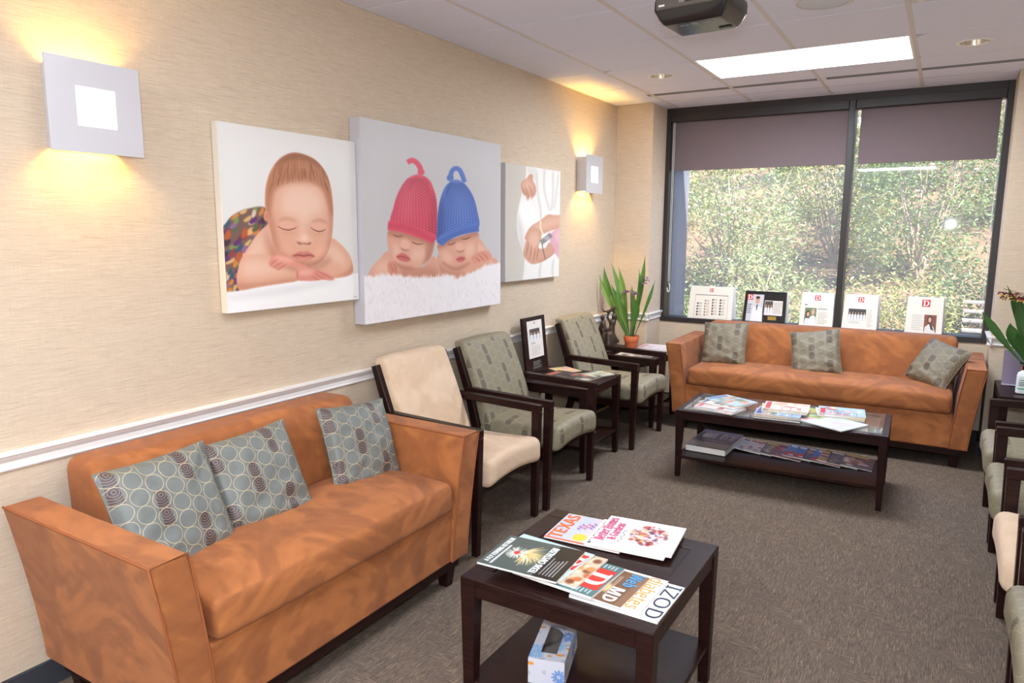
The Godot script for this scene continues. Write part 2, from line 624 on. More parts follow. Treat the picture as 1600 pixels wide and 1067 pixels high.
func _ready():
	# camera
	var cam := Camera3D.new()
	cam.name = "camera"
	add_child(cam)
	cam.transform = Transform3D(Basis(Vector3(0.85611572, 0.00523124, -0.51675768), Vector3(-0.08355646, 0.98819299, -0.12842483), Vector3(0.5099845, 0.15312496, 0.84644466)), Vector3(2.5185, 1.5551, 0))
	cam.fov = 51.0
	cam.near = 0.02
	cam.far = 200
	cam.current = true
	# sky, exposure
	var env := Environment.new()
	var sky := Sky.new()
	var sm := ProceduralSkyMaterial.new()
	sm.sky_top_color = Color(0.42, 0.60, 0.92)
	sm.sky_horizon_color = Color(0.86, 0.91, 0.97)
	sm.ground_bottom_color = Color(0.35, 0.32, 0.28)
	sm.ground_horizon_color = Color(0.7, 0.7, 0.68)
	sm.sky_energy_multiplier = 1.6
	sky.sky_material = sm
	env.sky = sky
	env.background_mode = Environment.BG_SKY
	env.tonemap_mode = Environment.TONE_MAPPER_LINEAR
	env.tonemap_exposure = 1.14
	env.sdfgi_enabled = true
	env.ssao_enabled = true
	env.ssil_enabled = true
	var we := WorldEnvironment.new()
	we.name = "environment"
	we.environment = env
	add_child(we)
	# the sun stands high behind the building
	var sun := DirectionalLight3D.new()
	sun.name = "sun"
	add_child(sun)
	sun.rotation_degrees = Vector3(-48, 68, 0)
	sun.light_energy = 6.5
	sun.light_color = Color(1, 0.95, 0.86)
	sun.light_angular_distance = 0.6
	sun.shadow_enabled = true

	make_materials()
	M.table_glass = mat(Color(0.8, 0.85, 0.82, 0.06), 0.03)
	M.table_glass.transparency = BaseMaterial3D.TRANSPARENCY_ALPHA
	M.mulch = mat(Color.WHITE, 0.95, 0, suede_tex(c8(84, 68, 54), c8(146, 122, 98), 40), 1.2, true)
	M.concrete = mat(c8(150, 148, 146), 0.8)
	build_room()
	build_ceiling()
	build_window()
	build_outside()
	build_flash()

	build_sconce("large square brushed steel wall lamp left of sleeping baby canvas", 1.943, -1.376, SCONCE[0])
	build_sconce("square steel wall lamp near the corner, right of pregnancy canvas", 1.992, -5.255, SCONCE[1])
	build_canvas("square canvas of a baby asleep on folded arms", -1.875, -2.640, 1.215, 1.972, 0.042, c8(222, 216, 204), print_sleeping_baby())
	build_canvas("largest canvas showing two babies in red and blue knit hats", -2.644, -3.914, 1.087, 2.087, 0.072, c8(192, 190, 198), print_two_hats())
	build_canvas("canvas of hands on a white-clad pregnant belly", -4.018, -4.788, 1.218, 1.987, 0.042, c8(196, 192, 196), print_expecting())

	build_sofa("two-seat orange suede sofa under the sleeping baby canvas", Vector3(0.0, 0, -1.782), 0, 0.6925, 0.078)
	build_sofa("three-seat orange suede sofa below the window", Vector3(1.74, 0, -6.243), -PI / 2, 1.0, 0.065)
	var g1 := "grey ring-patterned pillows on the near sofa"
	build_pillow(M.pillow, "grey ring-patterned pillow beside the near sofa's outer arm", Vector3(0.415, 0.640, -1.335), Vector3(0, 0, -1), Vector3(-0.42, 0.9, 0), 0.03, 0.385, 3, g1)
	build_pillow(M.pillow, "grey ring-patterned pillow, middle of three on the near sofa", Vector3(0.40, 0.635, -1.70), Vector3(0.06, 0, -1), Vector3(-0.40, 0.9, 0), 0.06, 0.375, 5, g1)
	build_pillow(M.pillow, "grey ring-patterned pillow against near sofa's arm beside the cream chair", Vector3(0.405, 0.635, -2.235), Vector3(0.10, 0, -1), Vector3(-0.38, 0.9, 0), -0.06, 0.365, 8, g1)
	var g2 := "olive patterned pillows on the window sofa"
	build_pillow(M.pillow_back, "olive ring-patterned pillow at the plant end of window sofa", Vector3(1.035, 0.658, -5.80), Vector3(1, 0, 0.05), Vector3(0, 0.92, -0.36), 0.06, 0.355, 11, g2)
	build_pillow(M.pillow_back, "olive ring-patterned pillow in the middle of window sofa", Vector3(1.725, 0.650, -5.79), Vector3(1, 0, 0), Vector3(0, 0.9, -0.42), 0.16, 0.355, 14, g2)
	build_pillow(M.pillow_back, "crumpled olive pillow leaning on window sofa's far arm", Vector3(2.525, 0.645, -5.76), Vector3(0.80, -0.10, 0.62), Vector3(0.42, 0.85, -0.35), -0.1, 0.33, 17, g2, 0.07)

	var gl := "patterned armchairs"
	build_chair("cream suede armchair between orange sofa and patterned chair", Vector3(0, 0, -2.995), 0, M.cream, "cream armchairs")
	build_chair("olive ring-patterned armchair next to cream armchair along the canvas wall", Vector3(0.012, 0, -3.682), 0, M.chair_cloth, gl)
	build_chair("olive ring-patterned armchair between the two end tables", Vector3(0, 0, -4.995), 0, M.chair_cloth, gl)
	build_chair("olive patterned armchair beside right end table, opposite the canvases", Vector3(RIGHT, 0, -4.49), PI, M.chair_cloth, gl)
	build_chair("olive patterned armchair opposite, between patterned and cream chairs", Vector3(RIGHT, 0, -3.80), PI, M.chair_cloth, gl)
	build_chair("cream suede armchair on the side opposite the canvases", Vector3(RIGHT, 0, -3.085), PI, M.cream, "cream armchairs")
	build_chair("olive patterned armchair opposite the near sofa", Vector3(RIGHT, 0, -2.385), PI, M.chair_cloth, gl)
	build_end_table("dark wood end table holding the plaque between patterned chairs", 0.045, 0.63, -4.625, -4.05, 0.56, 0.17, false)
	build_end_table("dark wood corner end table holding statue and potted orchid", 0.045, 0.625, -5.875, -5.325, 0.56, 0.17, false)
	build_end_table("dark wood end table by the right window edge with pump bottle", 2.87, 3.45, -5.84, -5.26, 0.56, 0.17, true)
	build_end_table("small square dark wood table with magazines and lower shelf", 1.31, 1.937, -2.34, -1.70, 0.4985, 0.15, true)
	build_coffee_table()

	build_near_magazines()
	build_tissue_box()
	build_far_magazines()
	build_boards()
	build_plaque()
	build_statue()
	build_left_plant()
	build_right_plant()
	build_bottle()
	build_projector()

# ---------------------------------------------------------------- room
func extrude(m: MB, prof: Array, p0: Vector3, p1: Vector3, out: Vector3):
	var a := PackedVector3Array()
	var b := PackedVector3Array()
	for q in prof:
		a.append(p0 + out * q.x + Vector3(0, q.y, 0)); b.append(p1 + out * q.x + Vector3(0, q.y, 0))
	m.loft([a, b])

func area(called: String, at: Vector3, size: Vector2, energy: float, col: Color):
	var l := AreaLight3D.new()
	l.name = called
	add_child(l)
	l.position = at
	l.rotation_degrees.x = -90
	l.area_size = size
	l.area_normalize_energy = true
	l.light_energy = energy
	l.light_color = col
	l.shadow_enabled = true
	l.area_range = 14.0
	l.area_attenuation = 2.0
	return l

func build_room():
	var m := MB.new()
	m.span(Vector3(-0.2, -0.2, BACK + 0.2), Vector3(RIGHT + 0.2, 0, -6.45))
	struct("floor", m, M.carpet)
	m = MB.new()
	m.span(Vector3(-0.2, 0, BACK), Vector3(0, 2.8, -6.45))
	struct("wall_left", m, M.wall)
	m = MB.new()
	m.span(Vector3(RIGHT, 0, BACK), Vector3(RIGHT + 0.2, 2.8, -6.45))
	struct("wall_right", m, M.wall)
	m = MB.new()
	m.span(Vector3(-0.2, 0, BACK), Vector3(RIGHT + 0.2, 2.8, BACK + 0.2))
	struct("wall_rear", m, M.wall)
	m = MB.new()
	m.span(Vector3(0, 0, -5.907), Vector3(0.327, 2.8, -6.45), 0.002)
	m.span(Vector3(2.83, 0, -5.907), Vector3(RIGHT, 2.8, -6.45), 0.002)
	m.span(Vector3(0.327, 0, WINZ), Vector3(2.83, 0.752, -6.45))
	m.span(Vector3(0.327, 2.62, WINZ), Vector3(2.83, 2.8, -6.45))
	struct("wall_window", m, M.wall)
	# chair rail
	var prof := [Vector2(0, 0.786), Vector2(0.008, 0.786), Vector2(0.012, 0.792), Vector2(0.009, 0.800), Vector2(0.010, 0.816), Vector2(0.018, 0.828), Vector2(0.022, 0.836), Vector2(0.027, 0.840), Vector2(0.027, 0.847), Vector2(0, 0.849)]
	var runs := [[Vector3(0, 0, BACK), Vector3(0, 0, -5.907), Vector3(1, 0, 0)], [Vector3(0, 0, -5.907), Vector3(0.352, 0, -5.907), Vector3(0, 0, 1)], [Vector3(0.327, 0, -5.882), Vector3(0.327, 0, WINZ), Vector3(1, 0, 0)],
		[Vector3(2.805, 0, -5.907), Vector3(RIGHT, 0, -5.907), Vector3(0, 0, 1)], [Vector3(2.83, 0, -5.882), Vector3(2.83, 0, WINZ), Vector3(-1, 0, 0)], [Vector3(RIGHT, 0, BACK), Vector3(RIGHT, 0, -5.907), Vector3(-1, 0, 0)]]
	for k in runs.size():
		m = MB.new()
		extrude(m, prof, runs[k][0], runs[k][1], runs[k][2])
		struct("trim_%d" % (k + 1), m, M.rail)
	var base := [Vector2(0, 0), Vector2(0.008, 0), Vector2(0.008, 0.09), Vector2(0.004, 0.094), Vector2(0, 0.094)]
	var names := ["left", "pilaster", "reveal", "pilaster_right", "reveal_right", "right"]
	for k in runs.size():
		m = MB.new()
		extrude(m, base, runs[k][0], runs[k][1], runs[k][2])
		struct("baseboard_" + names[k], m, M.base)
	m = MB.new()
	extrude(m, base, Vector3(0.335, 0, WINZ), Vector3(2.822, 0, WINZ), Vector3(0, 0, 1))
	struct("baseboard_window", m, M.base)

# a ceiling tile with a round opening
func holed_tile(x0: float, x1: float, z0: float, z1: float, c: Vector2, r: float) -> MB:
	var m := MB.new()
	var seg := 32
	for i in seg:
		var a := TAU * i / seg
		var b := TAU * (i + 1) / seg
		var q := []
		for t in [a, b]:
			var d := Vector2(cos(t), sin(t))
			var k := 1e9
			if d.x > 1e-6: k = minf(k, (x1 - c.x) / d.x)
			if d.x < -1e-6: k = minf(k, (x0 - c.x) / d.x)
			if d.y > 1e-6: k = minf(k, (z1 - c.y) / d.y)
			if d.y < -1e-6: k = minf(k, (z0 - c.y) / d.y)
			q.append([c + d * r, c + d * k])
		var P := func(p: Vector2, y: float) -> Vector3: return Vector3(p.x, y, p.y)
		for y in [CEIL, CEIL + 0.016]:
			m.quad(P.call(q[0][0], y), P.call(q[0][1], y), P.call(q[1][1], y), P.call(q[1][0], y), Vector3(0, -1 if y == CEIL else 1, 0))
		m.quad(P.call(q[0][0], CEIL), P.call(q[1][0], CEIL), P.call(q[1][0], CEIL + 0.016), P.call(q[0][0], CEIL + 0.016), P.call(c - (q[0][0] as Vector2), 0))
		m.quad(P.call(q[0][1], CEIL), P.call(q[1][1], CEIL), P.call(q[1][1], CEIL + 0.016), P.call(q[0][1], CEIL + 0.016), P.call((q[0][1] as Vector2) - c, 0))
	return m

func build_ceiling():
	var root := Node3D.new()
	root.name = "ceiling"
	root.set_meta("kind", "structure")
	add_child(root)
	var m := MB.new()
	m.span(Vector3(-0.2, 2.8, BACK + 0.2), Vector3(RIGHT + 0.2, 2.95, -6.45))
	obj("slab", m, M.slab, root)
	var xs := [0.0, 0.4376, 1.0472, 1.6568, 2.2664, 2.876, RIGHT]
	var zs := []
	var z := -2.7733 + 10 * TILE
	while z > -5.3:
		zs.append(z); z -= TILE
	zs[0] = BACK
	zs.append(-5.535)
	var rows := []
	for k in zs.size() - 1:
		rows.append([zs[k], zs[k + 1]])
	rows.append([-5.602, -5.875]); rows.append([-5.905, WINZ])
	var lamps := [[-4.602, -5.212], [-1.554, -0.9445], [0.884, 1.494]]
	for r in rows:
		for c in 6:
			var x0: float = xs[c] + (0.0 if c == 0 else 0.012)
			var x1: float = xs[c + 1] - (0.0 if c == 5 else 0.012)
			var z0: float = r[1] + 0.005
			var z1: float = r[0] - 0.005
			var mid: float = (r[0] + r[1]) / 2.0
			var skip := false
			for l in lamps:
				if (c == 2 or c == 3) and mid > minf(l[0], l[1]) and mid < maxf(l[0], l[1]): skip = true
			if c == 4 and mid < -3.4 and mid > -3.95: skip = true      # air grille
			if r[1] < -5.9 and (c == 0 or c >= 4):
				if c == 0: x0 = 0.327
				if c == 4: x1 = 2.828
				if c == 5: skip = true
			if skip: continue
			var mm: MB
			if mid < -4.7 and mid > -5.1 and c == 1: mm = holed_tile(x0, x1, z0, z1, Vector2(0.734, -4.93), 0.075)
			elif mid < -4.7 and mid > -5.1 and c == 4: mm = holed_tile(x0, x1, z0, z1, Vector2(2.553, -4.94), 0.075)
			else:
				mm = MB.new()
				mm.span(Vector3(x0, CEIL, z0), Vector3(x1, CEIL + 0.016, z1))
			obj("ceiling_tile", mm, M.tile, root)
	for c in range(1, 6):
		var cuts := [BACK, WINZ if c < 5 else -5.907]
		if c == 3: cuts = [BACK, 1.494, 0.884, -0.9445, -1.554, -4.602, -5.212, WINZ]
		for k in range(0, cuts.size(), 2):
			m = MB.new()
			m.span(Vector3(xs[c] - 0.012, CEIL - 0.0015, cuts[k]), Vector3(xs[c] + 0.012, CEIL + 0.03, cuts[k + 1]))
			obj("main_tee", m, M.tee, root)
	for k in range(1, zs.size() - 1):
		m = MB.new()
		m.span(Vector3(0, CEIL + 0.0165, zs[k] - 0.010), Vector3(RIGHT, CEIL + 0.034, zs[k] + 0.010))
		obj("cross_tee", m, M.grey, root)  # white in reality; grey stands in for the shadow line between tiles
	m = MB.new()       # wall angle
	m.span(Vector3(0, CEIL - 0.002, BACK), Vector3(0.012, CEIL + 0.001, -5.907))
	obj("wall_angle", m, M.tee, root)
	# slot diffusers and the curtain track
	for s in [[0.395, 1.64], [1.70, RIGHT]]:
		var o := thing("slot_diffuser", "slim white slot air diffuser in the ceiling " + ("near the tan pilaster" if s[0] < 1 else "ending at the right wall"), "air vent", Vector3(s[0], CEIL, -5.5685))
		var w: float = s[1] - s[0]
		for b in [-0.032, -0.002, 0.028]:
			m = MB.new()
			m.span(Vector3(0, -0.0015, b), Vector3(w, 0.022, b + 0.003), 0.0005)
			obj("blade", m, M.grey, o)
		# sheet metal box above the slots
		m = MB.new()
		m.span(Vector3(0, 0.045, -0.033), Vector3(w, 0.047, 0.033))
		obj("plenum_top", m, M.galvanised, o)
		for b in [-0.033, 0.032]:
			m = MB.new()
			m.span(Vector3(0, 0.001, b), Vector3(w, 0.045, b + 0.001))
			obj("plenum_side", m, M.galvanised, o)
	for seg in [[0.0, 0.395], [1.64, 1.70]]:
		m = MB.new()
		m.span(Vector3(seg[0], CEIL, -5.6), Vector3(seg[1], CEIL + 0.016, -5.537))
		obj("filler_strip", m, M.tile, root)
	m = MB.new()
	m.span(Vector3(0.33, CEIL + 0.006, -5.903), Vector3(2.82, CEIL + 0.02, -5.877))
	m.span(Vector3(0.36, CEIL - 0.001, -5.8945), Vector3(2.71, CEIL + 0.008, -5.8855))
	obj("track", m, M.tee, root)
	# troffers
	for k in 3:
		var l: Array = lamps[k]
		var zc: float = (l[0] + l[1]) / 2.0
		var o := thing("ceiling_light", ["bright white rectangular ceiling light panel above the coffee table", "white rectangular ceiling light panel above the small square table", "white rectangular ceiling light panel at the rear of the room"][k], "ceiling light", Vector3(1.6568, CEIL, zc), 0, "recessed ceiling light panels")
		for q in [[Vector3(-0.598, 0, -0.302), Vector3(-0.585, 0.06, 0.302)], [Vector3(0.585, 0, -0.302), Vector3(0.598, 0.06, 0.302)], [Vector3(-0.585, 0, -0.302), Vector3(0.585, 0.06, -0.292)], [Vector3(-0.585, 0, 0.292), Vector3(0.585, 0.06, 0.302)]]:
			m = MB.new()
			m.span(q[0], q[1])
			obj("housing_side", m, M.white, o)
		m = MB.new()
		m.span(Vector3(-0.598, 0.058, -0.302), Vector3(0.598, 0.07, 0.302))
		obj("housing_top", m, M.white, o)
		for s in [-1, 1]:
			m = MB.new()
			m.span(Vector3(-0.583, 0.026, 0.004 * s), Vector3(0.583, 0.034, 0.290 * s))
			obj("diffuser", m, M.lamp_face, o)
		m = MB.new()
		m.span(Vector3(-0.583, 0.022, -0.004), Vector3(0.583, 0.036, 0.004))
		obj("divider", m, M.white, o)
		area("troffer_light", Vector3(1.6568, CEIL + 0.018, zc), Vector2(1.15, 0.56), TROFFER[k], Color(0.92, 0.96, 1.0))
	# downlights
	for d in [[0.734, -4.93, "round chrome recessed downlight in ceiling near the wall sconce"], [2.553, -4.94, "round chrome recessed downlight in ceiling beside the bright light panel"]]:
		var o := thing("downlight", d[2], "downlight", Vector3(d[0], CEIL, d[1]), 0, "recessed downlights")
		m = MB.new()
		m.lathe(Vector3.ZERO, [Vector2(0.073, 0.001), Vector2(0.075, -0.003), Vector2(0.092, -0.002), Vector2(0.094, 0.0)], 32)
		obj("trim_ring", m, M.white, o)
		m = MB.new()
		m.lathe(Vector3.ZERO, [Vector2(0.03, 0.13), Vector2(0.045, 0.11), Vector2(0.062, 0.06), Vector2(0.074, 0.0)], 32)
		obj("reflector", m, M.chrome, o)
		m = MB.new()
		m.lathe(Vector3.ZERO, [Vector2(0.0, 0.085), Vector2(0.02, 0.088), Vector2(0.032, 0.10), Vector2(0.034, 0.125), Vector2(0.0, 0.13)], 20)
		obj("bulb", m, M.white, o)
	# ceiling speaker
	var sp := thing("ceiling_speaker", "round white speaker cover in the ceiling next to the projector", "speaker", Vector3(1.94, CEIL, -3.735))
	m = MB.new()
	m.lathe(Vector3.ZERO, [Vector2(0.128, 0.0), Vector2(0.126, -0.006), Vector2(0.116, -0.009), Vector2(0.112, -0.006)], 40)
	obj("rim", m, M.tee, sp)
	m = MB.new()
	m.lathe(Vector3.ZERO, [Vector2(0.113, -0.005), Vector2(0.08, -0.010), Vector2(0.0, -0.013)], 40)
	obj("grille", m, mat(c8(214, 218, 226), 0.6), sp)
	# air grille tile
	var g := thing("air_grille", "square louvered air grille set in the ceiling grid", "air vent", Vector3(2.5712, CEIL, -3.688))
	for q in [[Vector3(-0.292, 0, -0.3), Vector3(-0.262, 0.012, 0.3)], [Vector3(0.262, 0, -0.3), Vector3(0.292, 0.012, 0.3)], [Vector3(-0.262, 0, -0.3), Vector3(0.262, 0.012, -0.28)], [Vector3(-0.262, 0, 0.28), Vector3(0.262, 0.012, 0.3)]]:
		m = MB.new()
		m.span(q[0], q[1])
		obj("frame", m, M.tee, g)
	for k in 28:
		m = MB.new()
		var zz := -0.27 + 0.02 * k
		m.bar(Vector3(-0.262, 0.006, zz), Vector3(0.262, 0.006, zz), 0.014, 0.002, 0.014, 0.002, Vector3(0, 0.6, 0.8), 0)
		obj("slat", m, M.tee, g)
	m = MB.new()
	m.span(Vector3(-0.29, 0.15, -0.3), Vector3(0.29, 0.155, 0.3))
	obj("duct_top", m, M.galvanised, g)
	for q in [[Vector3(-0.29, 0.012, -0.3), Vector3(-0.288, 0.15, 0.3)], [Vector3(0.288, 0.012, -0.3), Vector3(0.29, 0.15, 0.3)], [Vector3(-0.288, 0.012, -0.3), Vector3(0.288, 0.15, -0.298)], [Vector3(-0.288, 0.012, 0.298), Vector3(0.288, 0.15, 0.3)]]:
		m = MB.new()
		m.span(q[0], q[1])
		obj("duct_side", m, M.galvanised, g)

func build_window():
	var root := Node3D.new()
	root.name = "window_1"
	root.set_meta("kind", "structure")
	add_child(root)
	var z0 := WINZ + 0.01
	var z1 := -6.42
	var parts := [["frame_jamb", 0.327, 0.362, 0.752, 2.609], ["frame_mullion", 1.782, 1.826, 0.792, 2.56], ["frame_jamb", 2.79, 2.83, 0.752, 2.609], ["frame_head", 0.362, 2.79, 2.56, 2.609], ["frame_sill", 0.362, 2.79, 0.752, 0.792]]
	for p in parts:
		var m := MB.new()
		m.span(Vector3(p[1], p[3], z1), Vector3(p[2], p[4], z0), 0.002)
		obj(p[0], m, M.frame, root)
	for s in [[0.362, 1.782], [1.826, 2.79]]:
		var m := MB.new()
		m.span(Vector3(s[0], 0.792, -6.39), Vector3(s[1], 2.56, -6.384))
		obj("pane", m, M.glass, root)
	var e := MB.new()
	e.span(Vector3(0.16, -0.6, -6.45), Vector3(0.335, 3.0, -6.92), 0.004)
	struct("trim_7", e, mat(c8(92, 100, 116), 0.6))
	# roller shades
	for s in [[0.364, 1.779, "wide mauve-grey roller shade half lowered over the left window pane"], [1.862, 2.762, "narrower mauve-grey roller shade half lowered over the right window pane"]]:
		var o := thing("roller_shade", s[2], "window shade", Vector3(s[0], 2.086, -6.30), 0, "roller shades")
		var w: float = s[1] - s[0]
		var m := MB.new()
		m.span(Vector3(0, 0, -0.0015), Vector3(w, 0.43, 0.0015))
		obj("fabric", m, M.shade, o)
		m = MB.new()
		m.span(Vector3(0, -0.004, -0.005), Vector3(w, 0.022, 0.005), 0.002)
		obj("bottom_bar", m, M.shade, o)
		m = MB.new()
		m.span(Vector3(-0.001 if s[0] < 1 else -0.034, 0.408, -0.05), Vector3(w + 0.002 if s[0] < 1 else w + 0.026, 0.521, 0.058), 0.004)
		obj("head_box", m, M.frame, o)
		m = MB.new()
		if s[0] < 1:
			m.tube([Vector3(0.018, 0.41, 0.03), Vector3(0.018, -0.98, 0.03)], [0.0022], 6)
			m.tube([Vector3(0.030, 0.41, 0.03), Vector3(0.030, -0.98, 0.03)], [0.0022], 6)
			var pth := []
			for i in 13:
				pth.append(Vector3(0.024 + 0.012 * sin(PI * i / 8.0), -1.02 + 0.04 * cos(PI * i / 8.0) - 0.012, 0.03))
			m.tube(pth, [0.004], 8)
			obj("pull_chain", m, M.white, o)
		else:
			m.tube([Vector3(w + 0.012, 0.41, 0.03), Vector3(w + 0.010, -1.22, 0.03)], [0.0025], 6)
			obj("pull_chain", m, M.white, o)

func plate_hole(m: MB, x0: float, x1: float, o: Rect2, i: Rect2):
	# plate across x with a rectangular opening (rects in z, y)
	var P := func(x: float, p: Vector2) -> Vector3: return Vector3(x, p.y, p.x)
	var a := [o.position, Vector2(o.end.x, o.position.y), o.end, Vector2(o.position.x, o.end.y)]
	var b := [i.position, Vector2(i.end.x, i.position.y), i.end, Vector2(i.position.x, i.end.y)]
	for k in 4:
		var l := (k + 1) % 4
		for x in [x0, x1]:
			m.quad(P.call(x, a[k]), P.call(x, a[l]), P.call(x, b[l]), P.call(x, b[k]), Vector3(x - (x0 + x1) / 2, 0, 0))
		m.quad(P.call(x0, a[k]), P.call(x0, a[l]), P.call(x1, a[l]), P.call(x1, a[k]), P.call(0, (a[k] + a[l]) / 2 - o.get_center()))
		m.quad(P.call(x0, b[k]), P.call(x0, b[l]), P.call(x1, b[l]), P.call(x1, b[k]), P.call(0, o.get_center() - (b[k] + b[l]) / 2))

func build_sconce(label: String, y: float, z: float, power: float):
	var o := thing("wall_sconce", label, "wall lamp", Vector3(0, y, z), 0, "square wall sconces")
	var m := MB.new()
	plate_hole(m, 0.096, 0.102, Rect2(-0.152, -0.145, 0.304, 0.29), Rect2(-0.064, -0.062, 0.128, 0.124))
	obj("face_plate", m, M.steel, o)
	for s in [-1, 1]:
		m = MB.new()
		m.span(Vector3(0.0, -0.132, 0.108 * s), Vector3(0.096, 0.132, 0.112 * s), 0.0015)
		obj("side_panel", m, M.steel, o)
	m = MB.new()
	m.span(Vector3(0, -0.13, -0.107), Vector3(0.004, 0.13, 0.107))
	obj("back_panel", m, M.white, o)
	m = MB.new()
	m.span(Vector3(0.0915, -0.067, -0.069), Vector3(0.0975, 0.067, 0.069), 0.001)
	obj("glass_panel", m, M.sconce_face, o)
	m = MB.new()
	m.lathe(Vector3(0.048, 0, 0), [Vector2(0, -0.06), Vector2(0.014, -0.056), Vector2(0.018, -0.04), Vector2(0.018, 0.04), Vector2(0.014, 0.056), Vector2(0, 0.06)], 16)
	obj("bulb", m, M.bulb, o)
	for s in [-1, 1]:
		var l := OmniLight3D.new()
		l.name = "sconce_light"
		o.add_child(l, true)
		l.position = Vector3(0.048, 0.035 * s, 0)
		l.light_energy = power
		l.light_color = Color(1, 0.78, 0.36)
		l.light_size = 0.015
		l.omni_range = 12.0
		l.omni_attenuation = 2.0
		l.shadow_enabled = true

# ---------------------------------------------------------------- seating
# local: x away from the wall, z along the wall, y up
func build_sofa(label: String, at: Vector3, turn: float, half: float, flare: float) -> Node3D:
	var o := thing("sofa", label, "sofa", at, turn, "orange suede sofas")
	var m := MB.new()
	var inn := half - 0.105
	# base below the cushion
	m.rbox(Vector3(0.70, 0.235, 2 * inn + 0.02), 0.014, [4, 2, 8], func(p: Vector3) -> Vector3: return p + Vector3(0.44, 0.248, 0))
	obj("base", m, M.suede, o)
	m = MB.new()
	m.rbox(Vector3(0.50, 0.135, 2 * inn - 0.004), 0.035, [8, 2, 20], func(p: Vector3) -> Vector3:
		var u := clampf(absf(p.z) / inn, 0, 1)
		var crown := 0.022 * (1.0 - pow(u, 4)) * (1.0 - pow(absf(p.x) / 0.25, 4))
		var wav := 0.004 * sin(p.z * 7.0) * cos(p.x * 9.0)
		return Vector3(p.x + 0.562 + 0.012 * (1 - u * u) * clampf(p.x * 4, 0, 1), p.y + 0.432 + ((crown + wav) if p.y > 0 else 0.0), p.z))
	obj("seat_cushion", m, M.suede, o)
	m = MB.new()
	m.rbox(Vector3(0.235, 0.66, 2 * inn + 0.015), 0.05, [3, 8, 16], func(p: Vector3) -> Vector3:
		var t := (p.y + 0.33) / 0.66
		var belly := 0.02 * sin(PI * t) * (1.0 if p.x > 0 else 0.0)
		return Vector3(p.x * (1.06 - 0.22 * t) + 0.215 - 0.065 * t + belly, p.y + 0.48, p.z), 4)
	obj("backrest", m, M.suede, o)
	for s in [-1, 1]:
		m = MB.new()
		var sh := func(p: Vector3) -> Vector3:
			var t := clampf((p.y + 0.275) / 0.55, 0, 1)
			var out := flare * pow(t, 1.4)
			var zz: float = half - 0.055 + p.z * s * (1.0 + 0.08 * t) + out
			return Vector3(p.x + 0.42 + 0.012 * t * (1.0 if p.x > 0 else 0.0), p.y + 0.405 + 0.012 * t * (0.5 - p.x), zz * s)
		m.rbox(Vector3(0.76, 0.55, 0.11), 0.012, [6, 8, 2], sh)
		obj("arm", m, M.suede, o)
		# piping round the front face of the arm
		m = MB.new()
		var path := []
		for q in [Vector3(0.378, -0.27, -0.053), Vector3(0.378, -0.1, -0.053), Vector3(0.378, 0.1, -0.053), Vector3(0.378, 0.272, -0.053), Vector3(0.378, 0.273, 0.053), Vector3(0.378, 0.1, 0.053), Vector3(0.378, -0.1, 0.053), Vector3(0.378, -0.27, 0.053)]:
			path.append(sh.call(q))
		m.tube(path, [0.0042], 6)
		var p2 := []
		for k in 9:
			p2.append(sh.call(Vector3(0.378 - 0.752 * k / 8.0, 0.272, 0.053)))
		m.tube(p2, [0.0042], 6)
		obj("piping", m, M.piping, o)
	m = MB.new()
	m.span(Vector3(0.09, 0.085, -half + 0.03), Vector3(0.775, 0.131, half - 0.03), 0.003)
	obj("plinth", m, M.wood, o)
	for sx in [0.13, 0.735]:
		for s in [-1, 1]:
			m = MB.new()
			m.bar(Vector3(sx, 0, (half - 0.075) * s), Vector3(sx, 0.09, (half - 0.07) * s), 0.045, 0.045, 0.06, 0.06, Vector3.RIGHT)
			obj("leg", m, M.wood, o)
	return o

